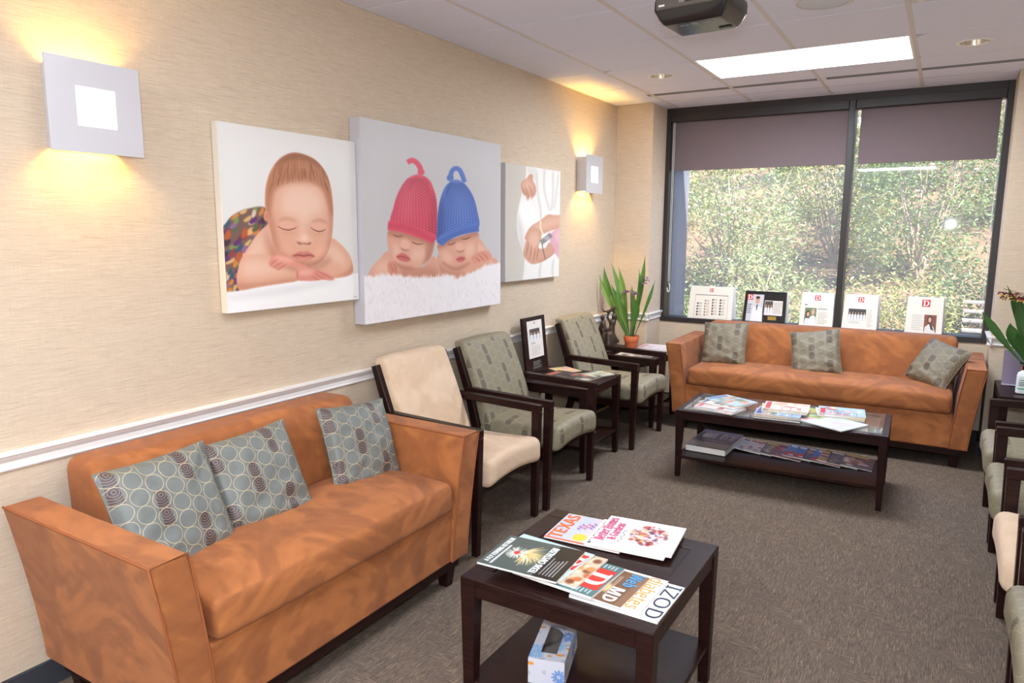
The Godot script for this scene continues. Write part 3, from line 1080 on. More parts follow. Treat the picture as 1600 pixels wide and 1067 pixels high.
func build_pillow(called_mat: Material, label: String, c: Vector3, right: Vector3, up: Vector3, roll: float, size: float, sd: int, group: String, puff := 0.06):
	var o := thing("throw_pillow", label, "pillow", c, 0, group)
	right = right.normalized()
	var nrm := right.cross(up).normalized()
	up = nrm.cross(right).normalized()
	o.basis = Basis(right, up, nrm) * Basis(Vector3(0, 0, 1), roll)
	var f := noise(5.0, sd, 2)
	var half := size / 2.0
	var N := 26
	var m := MB.new()
	for side in [1.0, -1.0]:
		var pts := []
		var uvs := []
		for i in N + 1:
			var row := []
			var ru := []
			for j in N + 1:
				var u := -1.0 + 2.0 * j / N
				var w := -1.0 + 2.0 * i / N
				var pinch := 0.055 * (1.0 - u * u) * w * w
				var pin2 := 0.055 * (1.0 - w * w) * u * u
				var x := u * half * (1.0 - pin2)
				var y := w * half * (1.0 - pinch)
				var th := puff * pow(maxf(0.0, (1 - u * u) * (1 - w * w)), 0.38)
				var edge := 1.0 - pow(maxf(absf(u), absf(w)), 6)
				th += edge * 0.009 * f.get_noise_3d(u * 0.45 + side, w * 0.45, 2.0)
				# folds that run in from the corners and along the lower edge
				th += edge * 0.007 * sin(9.0 * (absf(u) - absf(w)) + sd) * pow(absf(u * w), 0.6)
				th += edge * 0.006 * sin(14.0 * w + 3.0 * u + sd) * smoothstep(0.2, -0.9, w)
				row.append(Vector3(x, y, side * maxf(th, 0.0015)))
				ru.append(Vector2((x + half) * 1.0, (half - y)))
			pts.append(row); uvs.append(ru)
		m.grid(pts, side < 0, uvs)
	obj("cover", m, called_mat, o)
	m = MB.new()
	var seam := []
	for k in 4 * 12 + 1:
		var t := (k % 48) / 12.0
		var a := fmod(t, 1.0) * 2.0 - 1.0
		var q: Vector2 = [Vector2(a, -1), Vector2(1, a), Vector2(-a, 1), Vector2(-1, -a)][int(t) % 4]
		seam.append(Vector3(q.x * half * (1.0 - 0.055 * (1 - q.y * q.y) * q.x * q.x), q.y * half * (1.0 - 0.055 * (1 - q.x * q.x) * q.y * q.y), 0))
	m.tube(seam, [0.0028], 6)
	obj("seam", m, called_mat, o)

func build_chair(label: String, at: Vector3, turn: float, cloth: Material, group: String):
	var o := thing("armchair", label, "chair", at, turn, group)
	var m: MB
	var hw := 0.287
	for s in [-1, 1]:
		m = MB.new()
		m.bar(Vector3(0.690, 0, hw * s), Vector3(0.700, 0.592, hw * s), 0.034, 0.034, 0.046, 0.042, Vector3.RIGHT)
		obj("front_leg", m, M.wood, o)
		m = MB.new()
		m.bar(Vector3(0.724, 0.611, hw * s), Vector3(0.150, 0.630, hw * s), 0.042, 0.040, 0.042, 0.036, Vector3(0, 0, 1))
		obj("arm_rest", m, M.wood, o)
		m = MB.new()
		var pts := [Vector3(0.10, 0, 0), Vector3(0.20, 0.30, 0), Vector3(0.215, 0.42, 0), Vector3(0.165, 0.62, 0), Vector3(0.075, 0.872, 0)]
		var rings := []
		for k in pts.size():
			var d: Vector3 = (pts[mini(k + 1, 4)] - pts[maxi(k - 1, 0)]).normalized()
			var w: float = [0.034, 0.046, 0.05, 0.046, 0.036][k]
			rings.append(m.rect_ring(pts[k] + Vector3(0, 0, (hw - 0.004) * s), Vector3(0, 0, 1).cross(d), Vector3(0, 0, 1), w, 0.034, 0.003))
		m.loft(rings)
		obj("back_post", m, M.wood, o)
		m = MB.new()
		m.bar(Vector3(0.69, 0.335, (hw - 0.002) * s), Vector3(0.21, 0.325, (hw - 0.002) * s), 0.026, 0.055, 0.026, 0.055, Vector3(0, 0, 1))
		obj("side_rail", m, M.wood, o)
	m = MB.new()
	m.bar(Vector3(0.67, 0.325, -hw), Vector3(0.67, 0.325, hw), 0.03, 0.04, 0.03, 0.04, Vector3.RIGHT)
	obj("front_rail", m, M.wood, o)
	m = MB.new()
	m.bar(Vector3(0.22, 0.32, -hw), Vector3(0.22, 0.32, hw), 0.03, 0.04, 0.03, 0.04, Vector3.RIGHT)
	obj("rear_rail", m, M.wood, o)
	m = MB.new()
	m.rbox(Vector3(0.56, 0.115, 0.522), 0.045, [8, 1, 10], func(p: Vector3) -> Vector3:
		var u := p.z / 0.261
		var front := smoothstep(0.0, 0.28, p.x)
		var y := p.y + 0.398 + 0.022 * (1 - u * u) * (1.0 if p.y > 0 else 0.0) + 0.012 * front
		if p.y < 0: y -= 0.030 * front * u * u
		return Vector3(p.x + 0.475, y, p.z), 4)
	obj("seat", m, cloth, o)
	m = MB.new()
	m.rbox(Vector3(0.085, 0.50, 0.535), 0.03, [1, 9, 8], func(p: Vector3) -> Vector3:
		var t := (p.y + 0.25) / 0.50
		var u := p.z / 0.2675
		return Vector3(p.x + 0.268 - 0.168 * t - 0.03 * t * t + 0.02 * sin(PI * t) * (1 - u * u) * (1.0 if p.x > 0 else 0.2), p.y + 0.655 + 0.010 * (1 - u * u) * t, p.z), 3)
	obj("backrest", m, cloth, o)
	return o

# ---------------------------------------------------------------- tables
func build_end_table(label: String, x0: float, x1: float, z0: float, z1: float, h: float, shelf: float, inlay: bool):
	var o := thing("end_table" if h > 0.52 else "side_table", label, "table", Vector3((x0 + x1) / 2, 0, (z0 + z1) / 2), 0)
	var a := absf(x1 - x0) / 2
	var b := absf(z1 - z0) / 2
	for sx in [-1, 1]:
		for sz in [-1, 1]:
			var m := MB.new()
			m.bar(Vector3((a - 0.024) * sx, 0, (b - 0.024) * sz), Vector3((a - 0.026) * sx, h - 0.004, (b - 0.026) * sz), 0.034, 0.034, 0.052, 0.052, Vector3.RIGHT)
			obj("leg", m, M.wood, o)
	for s in [-1, 1]:
		var m := MB.new()
		m.span(Vector3(-a + 0.05, h - 0.062, (b - 0.006) * s), Vector3(a - 0.05, h - 0.004, (b - 0.030) * s), 0.002)
		obj("apron", m, M.wood, o)
		m = MB.new()
		m.span(Vector3((a - 0.006) * s, h - 0.062, -b + 0.05), Vector3((a - 0.030) * s, h - 0.004, b - 0.05), 0.002)
		obj("apron", m, M.wood, o)
	# a frame of four flat rails round a lower panel
	for s in [-1, 1]:
		var m := MB.new()
		m.span(Vector3(-a, h - 0.018, b * s), Vector3(a, h, (b - 0.075) * s), 0.003)
		obj("top_rail", m, M.wood, o)
		m = MB.new()
		m.span(Vector3(a * s, h - 0.018, -b + 0.075), Vector3((a - 0.075) * s, h, b - 0.075), 0.003)
		obj("top_rail", m, M.wood, o)
	var t := MB.new()
	t.span(Vector3(-a + 0.073, h - 0.02, -b + 0.073), Vector3(a - 0.073, h - (0.004 if inlay else 0.001), b - 0.073), 0.001)
	obj("top_panel", t, M.wood, o)
	t = MB.new()
	t.span(Vector3(-a + 0.012, shelf - 0.018, -b + 0.012), Vector3(a - 0.012, shelf, b - 0.012), 0.002)
	obj("shelf", t, M.wood, o)
	return o

func build_coffee_table():
	var o := thing("coffee_table", "long dark wood coffee table with inset glass top and lower shelf", "table", Vector3(1.72, 0, -4.625), deg_to_rad(1.6))
	var a := 0.60
	var b := 0.285
	var h := 0.438
	for sx in [-1, 1]:
		for sz in [-1, 1]:
			var m := MB.new()
			m.bar(Vector3((a - 0.022) * sx, 0, (b - 0.022) * sz), Vector3((a - 0.025) * sx, h - 0.003, (b - 0.025) * sz), 0.030, 0.030, 0.05, 0.05, Vector3.RIGHT)
			obj("leg", m, M.wood, o)
	for s in [-1, 1]:
		var m := MB.new()
		m.span(Vector3(-a + 0.04, h - 0.06, (b - 0.005) * s), Vector3(a - 0.04, h - 0.004, (b - 0.028) * s), 0.002)
		obj("apron", m, M.wood, o)
		m = MB.new()
		m.span(Vector3((a - 0.005) * s, h - 0.06, -b + 0.04), Vector3((a - 0.028) * s, h - 0.004, b - 0.04), 0.002)
		obj("apron", m, M.wood, o)
		m = MB.new()
		m.span(Vector3(-a, h - 0.02, b * s), Vector3(a, h, (b - 0.055) * s), 0.003)
		obj("top_rail", m, M.wood, o)
		m = MB.new()
		m.span(Vector3(a * s, h - 0.02, -b + 0.055), Vector3((a - 0.055) * s, h, b - 0.055), 0.003)
		obj("top_rail", m, M.wood, o)
	var t := MB.new()
	t.span(Vector3(-a + 0.05, h - 0.035, -b + 0.05), Vector3(a - 0.05, h - 0.012, b - 0.05))
	obj("panel", t, M.wood, o)
	t = MB.new()
	t.span(Vector3(-a + 0.035, h - 0.0115, -b + 0.035), Vector3(a - 0.035, h + 0.004, b - 0.035), 0.002)
	obj("glass_top", t, M.table_glass, o)
	t = MB.new()
	t.span(Vector3(-a + 0.012, 0.122, -b + 0.012), Vector3(a - 0.012, 0.14, b - 0.012), 0.002)
	obj("shelf", t, M.wood, o)

# ---------------------------------------------------------------- canvas prints (flat photographs on the wall)
func print_sleeping_baby() -> ImageTexture:
	var p := Paint.new(380, 372, c8(226, 224, 222), [0.001265815, -5.4249e-05, -0.078914528, -0.000147188, 0.001075479, -0.057112457, -0.000269788, 1.032e-06, 1.0])
	var skin := c8(226, 172, 146)
	var dark := c8(184, 116, 92)
	var pale := c8(242, 206, 186)
	var pink := c8(214, 128, 116)
	p.poly([60, 40, 500, 90, 700, 140, 720, 420, 480, 330, 200, 420, 60, 500], c8(236, 235, 234), 30, 0.6)
	# knitted blanket
	var bl = p.poly([85, 590, 100, 540, 150, 490, 215, 466, 285, 462, 306, 520, 270, 580, 225, 640, 190, 700, 160, 760, 158, 870, 96, 872], c8(120, 92, 84), 1)
	var cols := [c8(96, 50, 110), c8(146, 104, 152), c8(74, 110, 64), c8(120, 150, 84), c8(206, 132, 62), c8(222, 176, 116), c8(52, 88, 112), c8(220, 196, 176), c8(150, 60, 66), c8(70, 44, 60), c8(184, 92, 52)]
	rng.seed = 77
	for k in 120:
		var x := rng.randf_range(85, 310)
		var y := rng.randf_range(455, 870)
		var a := rng.randf_range(0.5, 1.3)
		var l := rng.randf_range(14, 28)
		p.line([x - l * cos(a), y + l * sin(a), x + 4, y + 2, x + l * cos(a), y - l * sin(a)], rng.randf_range(8, 15), cols[rng.randi() % cols.size()], 1, 1.0, bl)
	# white sheet
	p.poly([60, 862, 104, 866, 200, 856, 330, 830, 470, 806, 600, 800, 660, 784, 760, 768, 780, 960, 60, 1000], c8(246, 245, 245), 1, 1.0, [], false)
	p.poly([104, 880, 300, 850, 520, 818, 640, 812, 500, 850, 300, 890, 110, 905], c8(222, 220, 222), 6, 0.6)
	# back and shoulders
	var body = p.poly([306, 540, 250, 585, 212, 640, 180, 690, 160, 750, 260, 760, 420, 740, 560, 700, 600, 620, 560, 560, 420, 520], skin, 1)
	p.poly([215, 640, 300, 560, 320, 640, 260, 700, 200, 720], pale, 8, 0.6, body)
	p.poly([290, 560, 330, 640, 380, 720, 330, 720, 280, 640], dark, 8, 0.5, body)
	# arm on the right
	var ra = p.poly([600, 606, 640, 630, 676, 668, 694, 700, 706, 760, 690, 784, 640, 796, 600, 796, 540, 770, 480, 750, 490, 726, 560, 704, 596, 660], skin, 1)
	p.poly([600, 640, 650, 680, 670, 740, 620, 720, 560, 740, 520, 738, 580, 700], pale, 7, 0.6, ra)
	p.poly([705, 700, 710, 770, 640, 800, 600, 800, 650, 780, 690, 750], dark, 5, 0.55, ra)
	# arm on the left
	var la = p.poly([186, 700, 240, 684, 300, 690, 350, 720, 440, 752, 446, 806, 380, 822, 300, 834, 230, 846, 166, 858, 150, 836, 148, 790, 160, 740], skin, 1)
	p.poly([180, 730, 250, 706, 330, 740, 400, 766, 300, 780, 190, 790], pale, 9, 0.7, la)
	p.poly([150, 820, 240, 826, 340, 812, 440, 800, 440, 826, 300, 846, 160, 866], dark, 6, 0.55, la)
	# head
	var hd = p.poly([436, 204, 384, 214, 340, 248, 308, 300, 290, 360, 285, 430, 292, 510, 312, 580, 326, 640, 352, 692, 400, 722, 460, 736, 520, 730, 566, 702, 592, 650, 604, 580, 608, 500, 604, 420, 590, 340, 560, 276, 510, 228], skin, 1)
	p.poly([370, 380, 440, 350, 520, 370, 560, 430, 540, 500, 440, 510, 360, 480], pale, 14, 0.85, hd)
	p.poly([300, 500, 326, 520, 344, 620, 400, 706, 356, 704, 306, 620], dark, 8, 0.62, hd)
	p.poly([372, 660, 430, 712, 520, 716, 566, 676, 590, 690, 540, 740, 440, 742, 370, 716], dark, 7, 0.5, hd)
	p.poly([446, 470, 490, 470, 486, 540, 450, 540], pale, 8, 0.5, hd)
	p.poly([590, 470, 612, 480, 606, 620, 570, 700, 560, 690, 590, 600], dark, 8, 0.6, hd)
	# hair
	p.poly([436, 200, 376, 214, 334, 250, 304, 300, 284, 370, 284, 470, 306, 520, 316, 440, 332, 380, 376, 350, 440, 340, 510, 346, 556, 376, 580, 440, 600, 500, 612, 480, 606, 400, 590, 330, 560, 270, 510, 224], c8(166, 104, 70), 6, 0.72, hd)
	p.poly([436, 198, 390, 208, 350, 236, 330, 270, 400, 240, 470, 236, 540, 270, 580, 330, 590, 320, 556, 262, 506, 222], c8(120, 70, 46), 5, 0.5, hd)
	for k in 70:
		var t := rng.randf_range(-1.0, 1.0)
		var x := 446 + t * 130
		var y := 225 + 70 * t * t + rng.randf_range(0, 70)
		p.line([x, y, x + t * 8, y + 22, x + t * 16 + 2, y + 48], 1.6, c8(118, 70, 48) if k % 3 else c8(206, 152, 112), 0, 0.5, hd)
	# ear
	var ear = p.oval(289, 502, 11, 26, c8(222, 150, 128), 1)
	p.oval(292, 504, 5, 15, dark, 1, 0.6, ear)
	# brows and closed eyes
	p.line([346, 524, 390, 514, 434, 526], 5, c8(188, 128, 100), 3, 0.75)
	p.line([504, 530, 544, 520, 580, 534], 5, c8(188, 128, 100), 3, 0.75)
	p.poly([350, 540, 390, 530, 432, 545, 430, 562, 396, 566, 360, 556], c8(234, 178, 158), 3, 0.7)
	p.poly([500, 545, 540, 534, 574, 548, 570, 566, 536, 572, 506, 562], c8(234, 178, 158), 3, 0.7)
	p.line([344, 550, 368, 563, 396, 568, 420, 562, 434, 554], 2.6, c8(120, 66, 54), 0, 0.95)
	p.line([500, 556, 520, 568, 540, 574, 560, 570, 572, 562], 2.6, c8(120, 66, 54), 0, 0.95)
	p.line([356, 575, 394, 584, 430, 576], 3, c8(206, 142, 122), 2, 0.7)
	p.line([508, 582, 540, 589, 570, 580], 3, c8(206, 142, 122), 2, 0.7)
	# nose
	p.poly([452, 540, 476, 540, 486, 590, 512, 612, 506, 634, 470, 638, 436, 630, 428, 610, 446, 590], c8(236, 188, 166), 4, 0.8)
	p.oval(470, 606, 16, 13, c8(250, 216, 198), 4, 0.8)
	p.line([432, 622, 446, 634, 470, 632, 490, 636, 506, 626], 3.4, c8(166, 92, 78), 1, 0.8)
	p.oval(447, 629, 7, 4, c8(136, 66, 58), 1, 0.8)
	p.oval(494, 631, 7, 4, c8(136, 66, 58), 1, 0.8)
	# mouth
	p.poly([412, 692, 434, 676, 456, 669, 468, 674, 482, 669, 504, 678, 520, 694, 496, 706, 466, 710, 436, 706], pink, 1, 0.95)
	p.line([412, 693, 440, 688, 468, 692, 496, 688, 520, 695], 3.2, c8(126, 52, 50), 1, 0.95)
	p.poly([440, 697, 468, 700, 496, 697, 486, 706, 450, 706], c8(234, 160, 148), 2, 0.7)
	p.line([430, 716, 466, 722, 506, 714], 5, dark, 3, 0.5)
	p.poly([360, 640, 400, 650, 410, 690, 380, 700, 350, 670], c8(240, 180, 158), 7, 0.6, hd)
	p.poly([530, 640, 570, 640, 580, 670, 550, 700, 524, 690], c8(240, 180, 158), 7, 0.6, hd)
	p.line([352, 694, 400, 724, 460, 738, 520, 732, 566, 704], 5, c8(160, 92, 74), 3, 0.6)
	p.poly([330, 700, 420, 742, 520, 742, 590, 700, 600, 716, 540, 752, 440, 762, 340, 730], c8(150, 86, 68), 6, 0.5)
	# hands
	var h1 = p.poly([302, 726, 318, 694, 350, 684, 384, 694, 412, 706, 440, 724, 480, 740, 476, 752, 430, 748, 400, 742, 372, 750, 346, 762, 326, 752, 308, 744], c8(226, 150, 132), 1)
	for f in [[306, 736, 330, 718, 352, 706], [322, 750, 346, 734, 370, 718], [340, 758, 362, 746, 388, 730]]:
		p.line([f[0], f[1], f[2], f[3], f[4], f[5]], 2.0, c8(172, 92, 80), 1, 0.75, h1)
	p.poly([330, 700, 380, 698, 420, 716, 400, 722, 350, 716], c8(242, 190, 172), 4, 0.7, h1)
	var h2 = p.poly([438, 756, 480, 752, 530, 758, 570, 770, 606, 790, 616, 802, 600, 810, 560, 806, 520, 812, 470, 812, 438, 806], c8(224, 146, 130), 1)
	for f in [[530, 764, 566, 782, 604, 800], [520, 776, 550, 794, 580, 808], [506, 790, 530, 804, 552, 811]]:
		p.line([f[0], f[1], f[2], f[3], f[4], f[5]], 2.0, c8(172, 92, 80), 1, 0.75, h2)
	p.poly([446, 764, 490, 758, 520, 768, 480, 784, 446, 782], c8(242, 190, 172), 4, 0.7, h2)
	p.line([440, 760, 436, 784, 440, 806], 2.2, c8(176, 100, 84), 1, 0.7)
	# signature
	for k in 4:
		p.line([708 + k * 5, 884, 711 + k * 5, 892, 709 + k * 5, 894], 1.0, c8(150, 148, 150), 0, 0.8)
	p.grain(0.008, 3)
	return p.texture()

func knit(p: Paint, mask: Array, x0: float, x1: float, y0: float, y1: float, lean: float, light: Color, dark: Color):
	# ribs that gather towards the knot, each a column of small stitches
	var mid := (x0 + x1) / 2
	var n := 15
	for c in n + 1:
		var u := -1.0 + 2.0 * c / n
		var rib := []
		for k in 6:
			var t := k / 5.0
			rib.append_array([mid + u * (x1 - x0) * 0.53 * (0.25 + 0.75 * sin(PI * 0.5 * minf(1.0, t * 1.25 + 0.08))) + lean * t, y0 + (y1 - y0) * t])
		p.line(rib, 2.0, dark, 1, 0.42, mask, false)
		var y := y0 + 6.0 * (c % 2)
		while y < y1:
			var t := (y - y0) / (y1 - y0)
			var w := 0.53 * (0.25 + 0.75 * sin(PI * 0.5 * minf(1.0, t * 1.25 + 0.08)))
			var xx := mid + (u + 1.0 / n) * (x1 - x0) * w + lean * t
			p.line([xx - 5, y - 3, xx, y + 4, xx + 5, y - 3], 1.5, dark, 0, 0.5, mask)
			p.line([xx - 4, y - 7, xx, y - 1, xx + 4, y - 7], 1.3, light, 0, 0.4, mask)
			y += 13.0

func print_two_hats() -> ImageTexture:
	var p := Paint.new(520, 412, c8(200, 198, 201), [0.000926276, -2.0626e-05, -0.687356859, -0.000145411, 0.000786163, 0.075021272, -0.000272499, -1.7483e-05, 1.0])
	p.poly([740, 40, 1100, 100, 1420, 160, 1420, 400, 1200, 260, 900, 300, 740, 620], c8(210, 208, 211), 40, 0.7)
	var skin := c8(220, 164, 142)
	var dark := c8(168, 102, 84)
	var pale := c8(240, 200, 182)
	# arms behind
	var rb = p.poly([1112, 690, 1180, 740, 1240, 700, 1300, 616, 1340, 660, 1370, 700, 1396, 730, 1330, 780, 1240, 812, 1130, 812, 1108, 760], skin, 1)
	p.poly([1300, 630, 1340, 668, 1370, 712, 1330, 720, 1300, 690], pale, 6, 0.6, rb)
	p.poly([1110, 740, 1160, 770, 1240, 780, 1200, 812, 1110, 812], dark, 7, 0.45, rb)
	var lb = p.poly([786, 800, 800, 752, 836, 712, 880, 676, 960, 740, 1040, 750, 1090, 700, 1130, 790, 1120, 812, 900, 812], skin, 1)
	p.poly([806, 760, 846, 720, 890, 740, 900, 780, 830, 790], pale, 8, 0.6, lb)
	p.poly([940, 752, 1040, 752, 1100, 760, 1120, 812, 960, 812, 930, 790], dark, 8, 0.4, lb)
	# left face
	var f1 = p.poly([876, 580, 872, 640, 884, 690, 906, 726, 944, 752, 996, 754, 1040, 742, 1076, 706, 1092, 650, 1090, 610, 1000, 590, 930, 570], skin, 1)
	p.poly([900, 640, 930, 660, 930, 720, 900, 700], pale, 7, 0.7, f1)
	p.poly([1000, 660, 1050, 670, 1050, 710, 1000, 730, 980, 700], pale, 8, 0.7, f1)
	p.poly([870, 570, 990, 590, 1094, 626, 1094, 652, 990, 622, 874, 598], dark, 5, 0.6, f1)
	p.poly([1060, 640, 1094, 640, 1080, 710, 1040, 748, 1050, 700], dark, 6, 0.55, f1)
	p.line([898, 598, 920, 606, 946, 603], 2.4, c8(110, 60, 52), 0, 0.95)
	p.line([986, 630, 1010, 642, 1040, 641], 2.4, c8(110, 60, 52), 0, 0.95)
	p.poly([944, 620, 968, 626, 980, 656, 972, 670, 946, 668, 932, 652], c8(236, 186, 166), 3, 0.85, f1)
	p.line([934, 660, 950, 671, 976, 669], 2.4, c8(140, 76, 66), 1, 0.8)
	p.poly([912, 702, 926, 690, 944, 686, 966, 698, 980, 716, 964, 726, 938, 722, 920, 714], c8(206, 104, 104), 1, 0.95)
	p.line([914, 703, 944, 702, 978, 717], 2.0, c8(140, 54, 58), 0, 0.8)
	p.line([900, 728, 940, 752, 996, 756], 5, c8(150, 86, 70), 3, 0.6)
	# right face
	var f2 = p.poly([1112, 640, 1118, 690, 1136, 730, 1180, 756, 1220, 750, 1262, 728, 1292, 690, 1302, 640, 1298, 584, 1200, 610], skin, 1)
	p.poly([1130, 680, 1170, 690, 1180, 730, 1140, 720], pale, 7, 0.7, f2)
	p.poly([1240, 650, 1280, 640, 1286, 680, 1250, 710], pale, 7, 0.7, f2)
	p.poly([1108, 636, 1200, 600, 1300, 574, 1300, 600, 1200, 628, 1112, 664], dark, 5, 0.6, f2)
	p.line([1156, 640, 1174, 644, 1194, 632], 2.4, c8(110, 60, 52), 0, 0.95)
	p.line([1222, 616, 1244, 617, 1266, 606], 2.4, c8(110, 60, 52), 0, 0.95)
	p.poly([1198, 640, 1218, 636, 1236, 656, 1232, 672, 1206, 678, 1194, 664], c8(236, 186, 166), 3, 0.85, f2)
	p.line([1198, 672, 1216, 680, 1236, 669], 2.4, c8(140, 76, 66), 1, 0.8)
	p.poly([1196, 716, 1208, 704, 1224, 700, 1240, 706, 1234, 722, 1212, 728], c8(206, 104, 104), 1, 0.95)
	p.line([1198, 716, 1220, 712, 1240, 708], 2.0, c8(140, 54, 58), 0, 0.8)
	p.line([1130, 726, 1180, 758, 1226, 752, 1264, 730], 5, c8(150, 86, 70), 3, 0.6)
	# hands
	var h1 = p.poly([872, 736, 892, 724, 914, 742, 922, 770, 916, 794, 884, 792, 874, 770], c8(216, 144, 124), 1)
	p.line([884, 740, 896, 764, 894, 790], 2.0, c8(164, 88, 76), 1, 0.7, h1)
	p.line([900, 738, 910, 762, 908, 790], 2.0, c8(164, 88, 76), 1, 0.7, h1)
	var h2 = p.poly([1270, 706, 1310, 676, 1350, 676, 1366, 700, 1352, 722, 1310, 728, 1284, 736], c8(222, 152, 132), 1)
	for f in [[1300, 690, 1320, 706, 1330, 724], [1320, 684, 1340, 700, 1350, 716], [1286, 704, 1304, 716, 1312, 730]]:
		p.line(f, 2.0, c8(164, 88, 76), 1, 0.7, h2)
	# red hat
	var red := c8(222, 78, 104)
	p.line([1030, 306, 1026, 280, 1010, 256, 988, 244, 966, 254], 12, red, 1, 1.0, [], false)
	p.oval(1030, 300, 17, 15, red, 1)
	var r1 = p.poly([1020, 312, 980, 322, 946, 356, 918, 410, 900, 470, 888, 548, 980, 572, 1096, 624, 1106, 540, 1104, 440, 1090, 380, 1066, 332], red, 1)
	p.poly([1086, 380, 1106, 440, 1108, 560, 1096, 624, 1060, 600, 1076, 480], c8(168, 44, 72), 9, 0.6, r1)
	p.poly([940, 380, 990, 340, 1010, 400, 990, 520, 930, 520], c8(238, 112, 132), 14, 0.6, r1)
	knit(p, r1, 890, 1104, 330, 616, 4, c8(244, 140, 156), c8(160, 40, 68))
	p.line([1020, 318, 990, 350, 970, 390], 4, c8(170, 46, 74), 3, 0.6, r1)
	p.line([1040, 318, 1058, 352, 1064, 400], 4, c8(170, 46, 74), 3, 0.6, r1)
	var rbm = p.line([874, 554, 920, 560, 990, 578, 1060, 604, 1096, 622], 22, red, 1, 1.0, [], false)
	for k in 24:
		var t := k / 23.0
		var cx := 872 + 226 * t
		var cy := 552 + 72 * t * t + 4 * t
		p.line([cx - 5, cy + 14, cx, cy, cx + 6, cy - 12], 2.2, c8(164, 42, 70), 1, 0.55, rbm)
	# blue hat
	var blue := c8(84, 118, 196)
	p.line([1168, 322, 1176, 294, 1194, 280, 1214, 290, 1228, 320, 1236, 346], 11, blue, 1, 1.0, [], false)
	p.oval(1168, 326, 17, 16, blue, 1)
	var b1 = p.poly([1186, 336, 1150, 360, 1126, 410, 1112, 480, 1106, 560, 1112, 640, 1200, 590, 1302, 566, 1296, 480, 1276, 410, 1244, 362, 1214, 338], blue, 1)
	p.poly([1106, 470, 1130, 420, 1140, 520, 1130, 630, 1106, 640], c8(44, 66, 136), 8, 0.6, b1)
	p.poly([1190, 380, 1250, 400, 1270, 480, 1250, 550, 1190, 540], c8(112, 146, 218), 14, 0.6, b1)
	knit(p, b1, 1112, 1300, 350, 620, -4, c8(140, 172, 232), c8(44, 70, 146))
	p.line([1180, 340, 1160, 370, 1150, 410], 4, c8(46, 70, 142), 3, 0.6, b1)
	var bbm = p.line([1116, 636, 1150, 606, 1200, 582, 1260, 566, 1304, 560], 22, blue, 1, 1.0, [], false)
	for k in 22:
		var t := k / 21.0
		var cx := 1112 + 192 * t
		var cy := 640 - 110 * t + 32 * t * t
		p.line([cx - 6, cy - 12, cx, cy, cx + 6, cy + 13], 2.2, c8(46, 70, 146), 1, 0.55, bbm)
	# white fur
	var edge := []
	rng.seed = 9
	var x := 745.0
	while x < 1425.0:
		var y := 792.0 + 6 * sin(x * 0.02)
		if x > 1180: y = lerpf(800, 728, smoothstep(1180.0, 1400.0, x))
		edge.append(Vector2(x, y + rng.randf_range(-14, 6)))
		edge.append(Vector2(x + 4, y + rng.randf_range(4, 14)))
		x += 9.0
	edge.append(Vector2(1430, 1060)); edge.append(Vector2(730, 1060))
	var fur = p.fill(edge, c8(240, 236, 240), 1)
	for k in 420:
		var fx := rng.randf_range(750, 1410)
		var fy := rng.randf_range(790, 1010)
		p.line([fx, fy, fx + rng.randf_range(-5, 5), fy + 8, fx + rng.randf_range(-8, 8), fy + 18], 1.6, c8(216, 208, 216) if k % 2 else c8(252, 250, 252), 1, 0.55, fur)
	p.grain(0.008, 4)
	return p.texture()

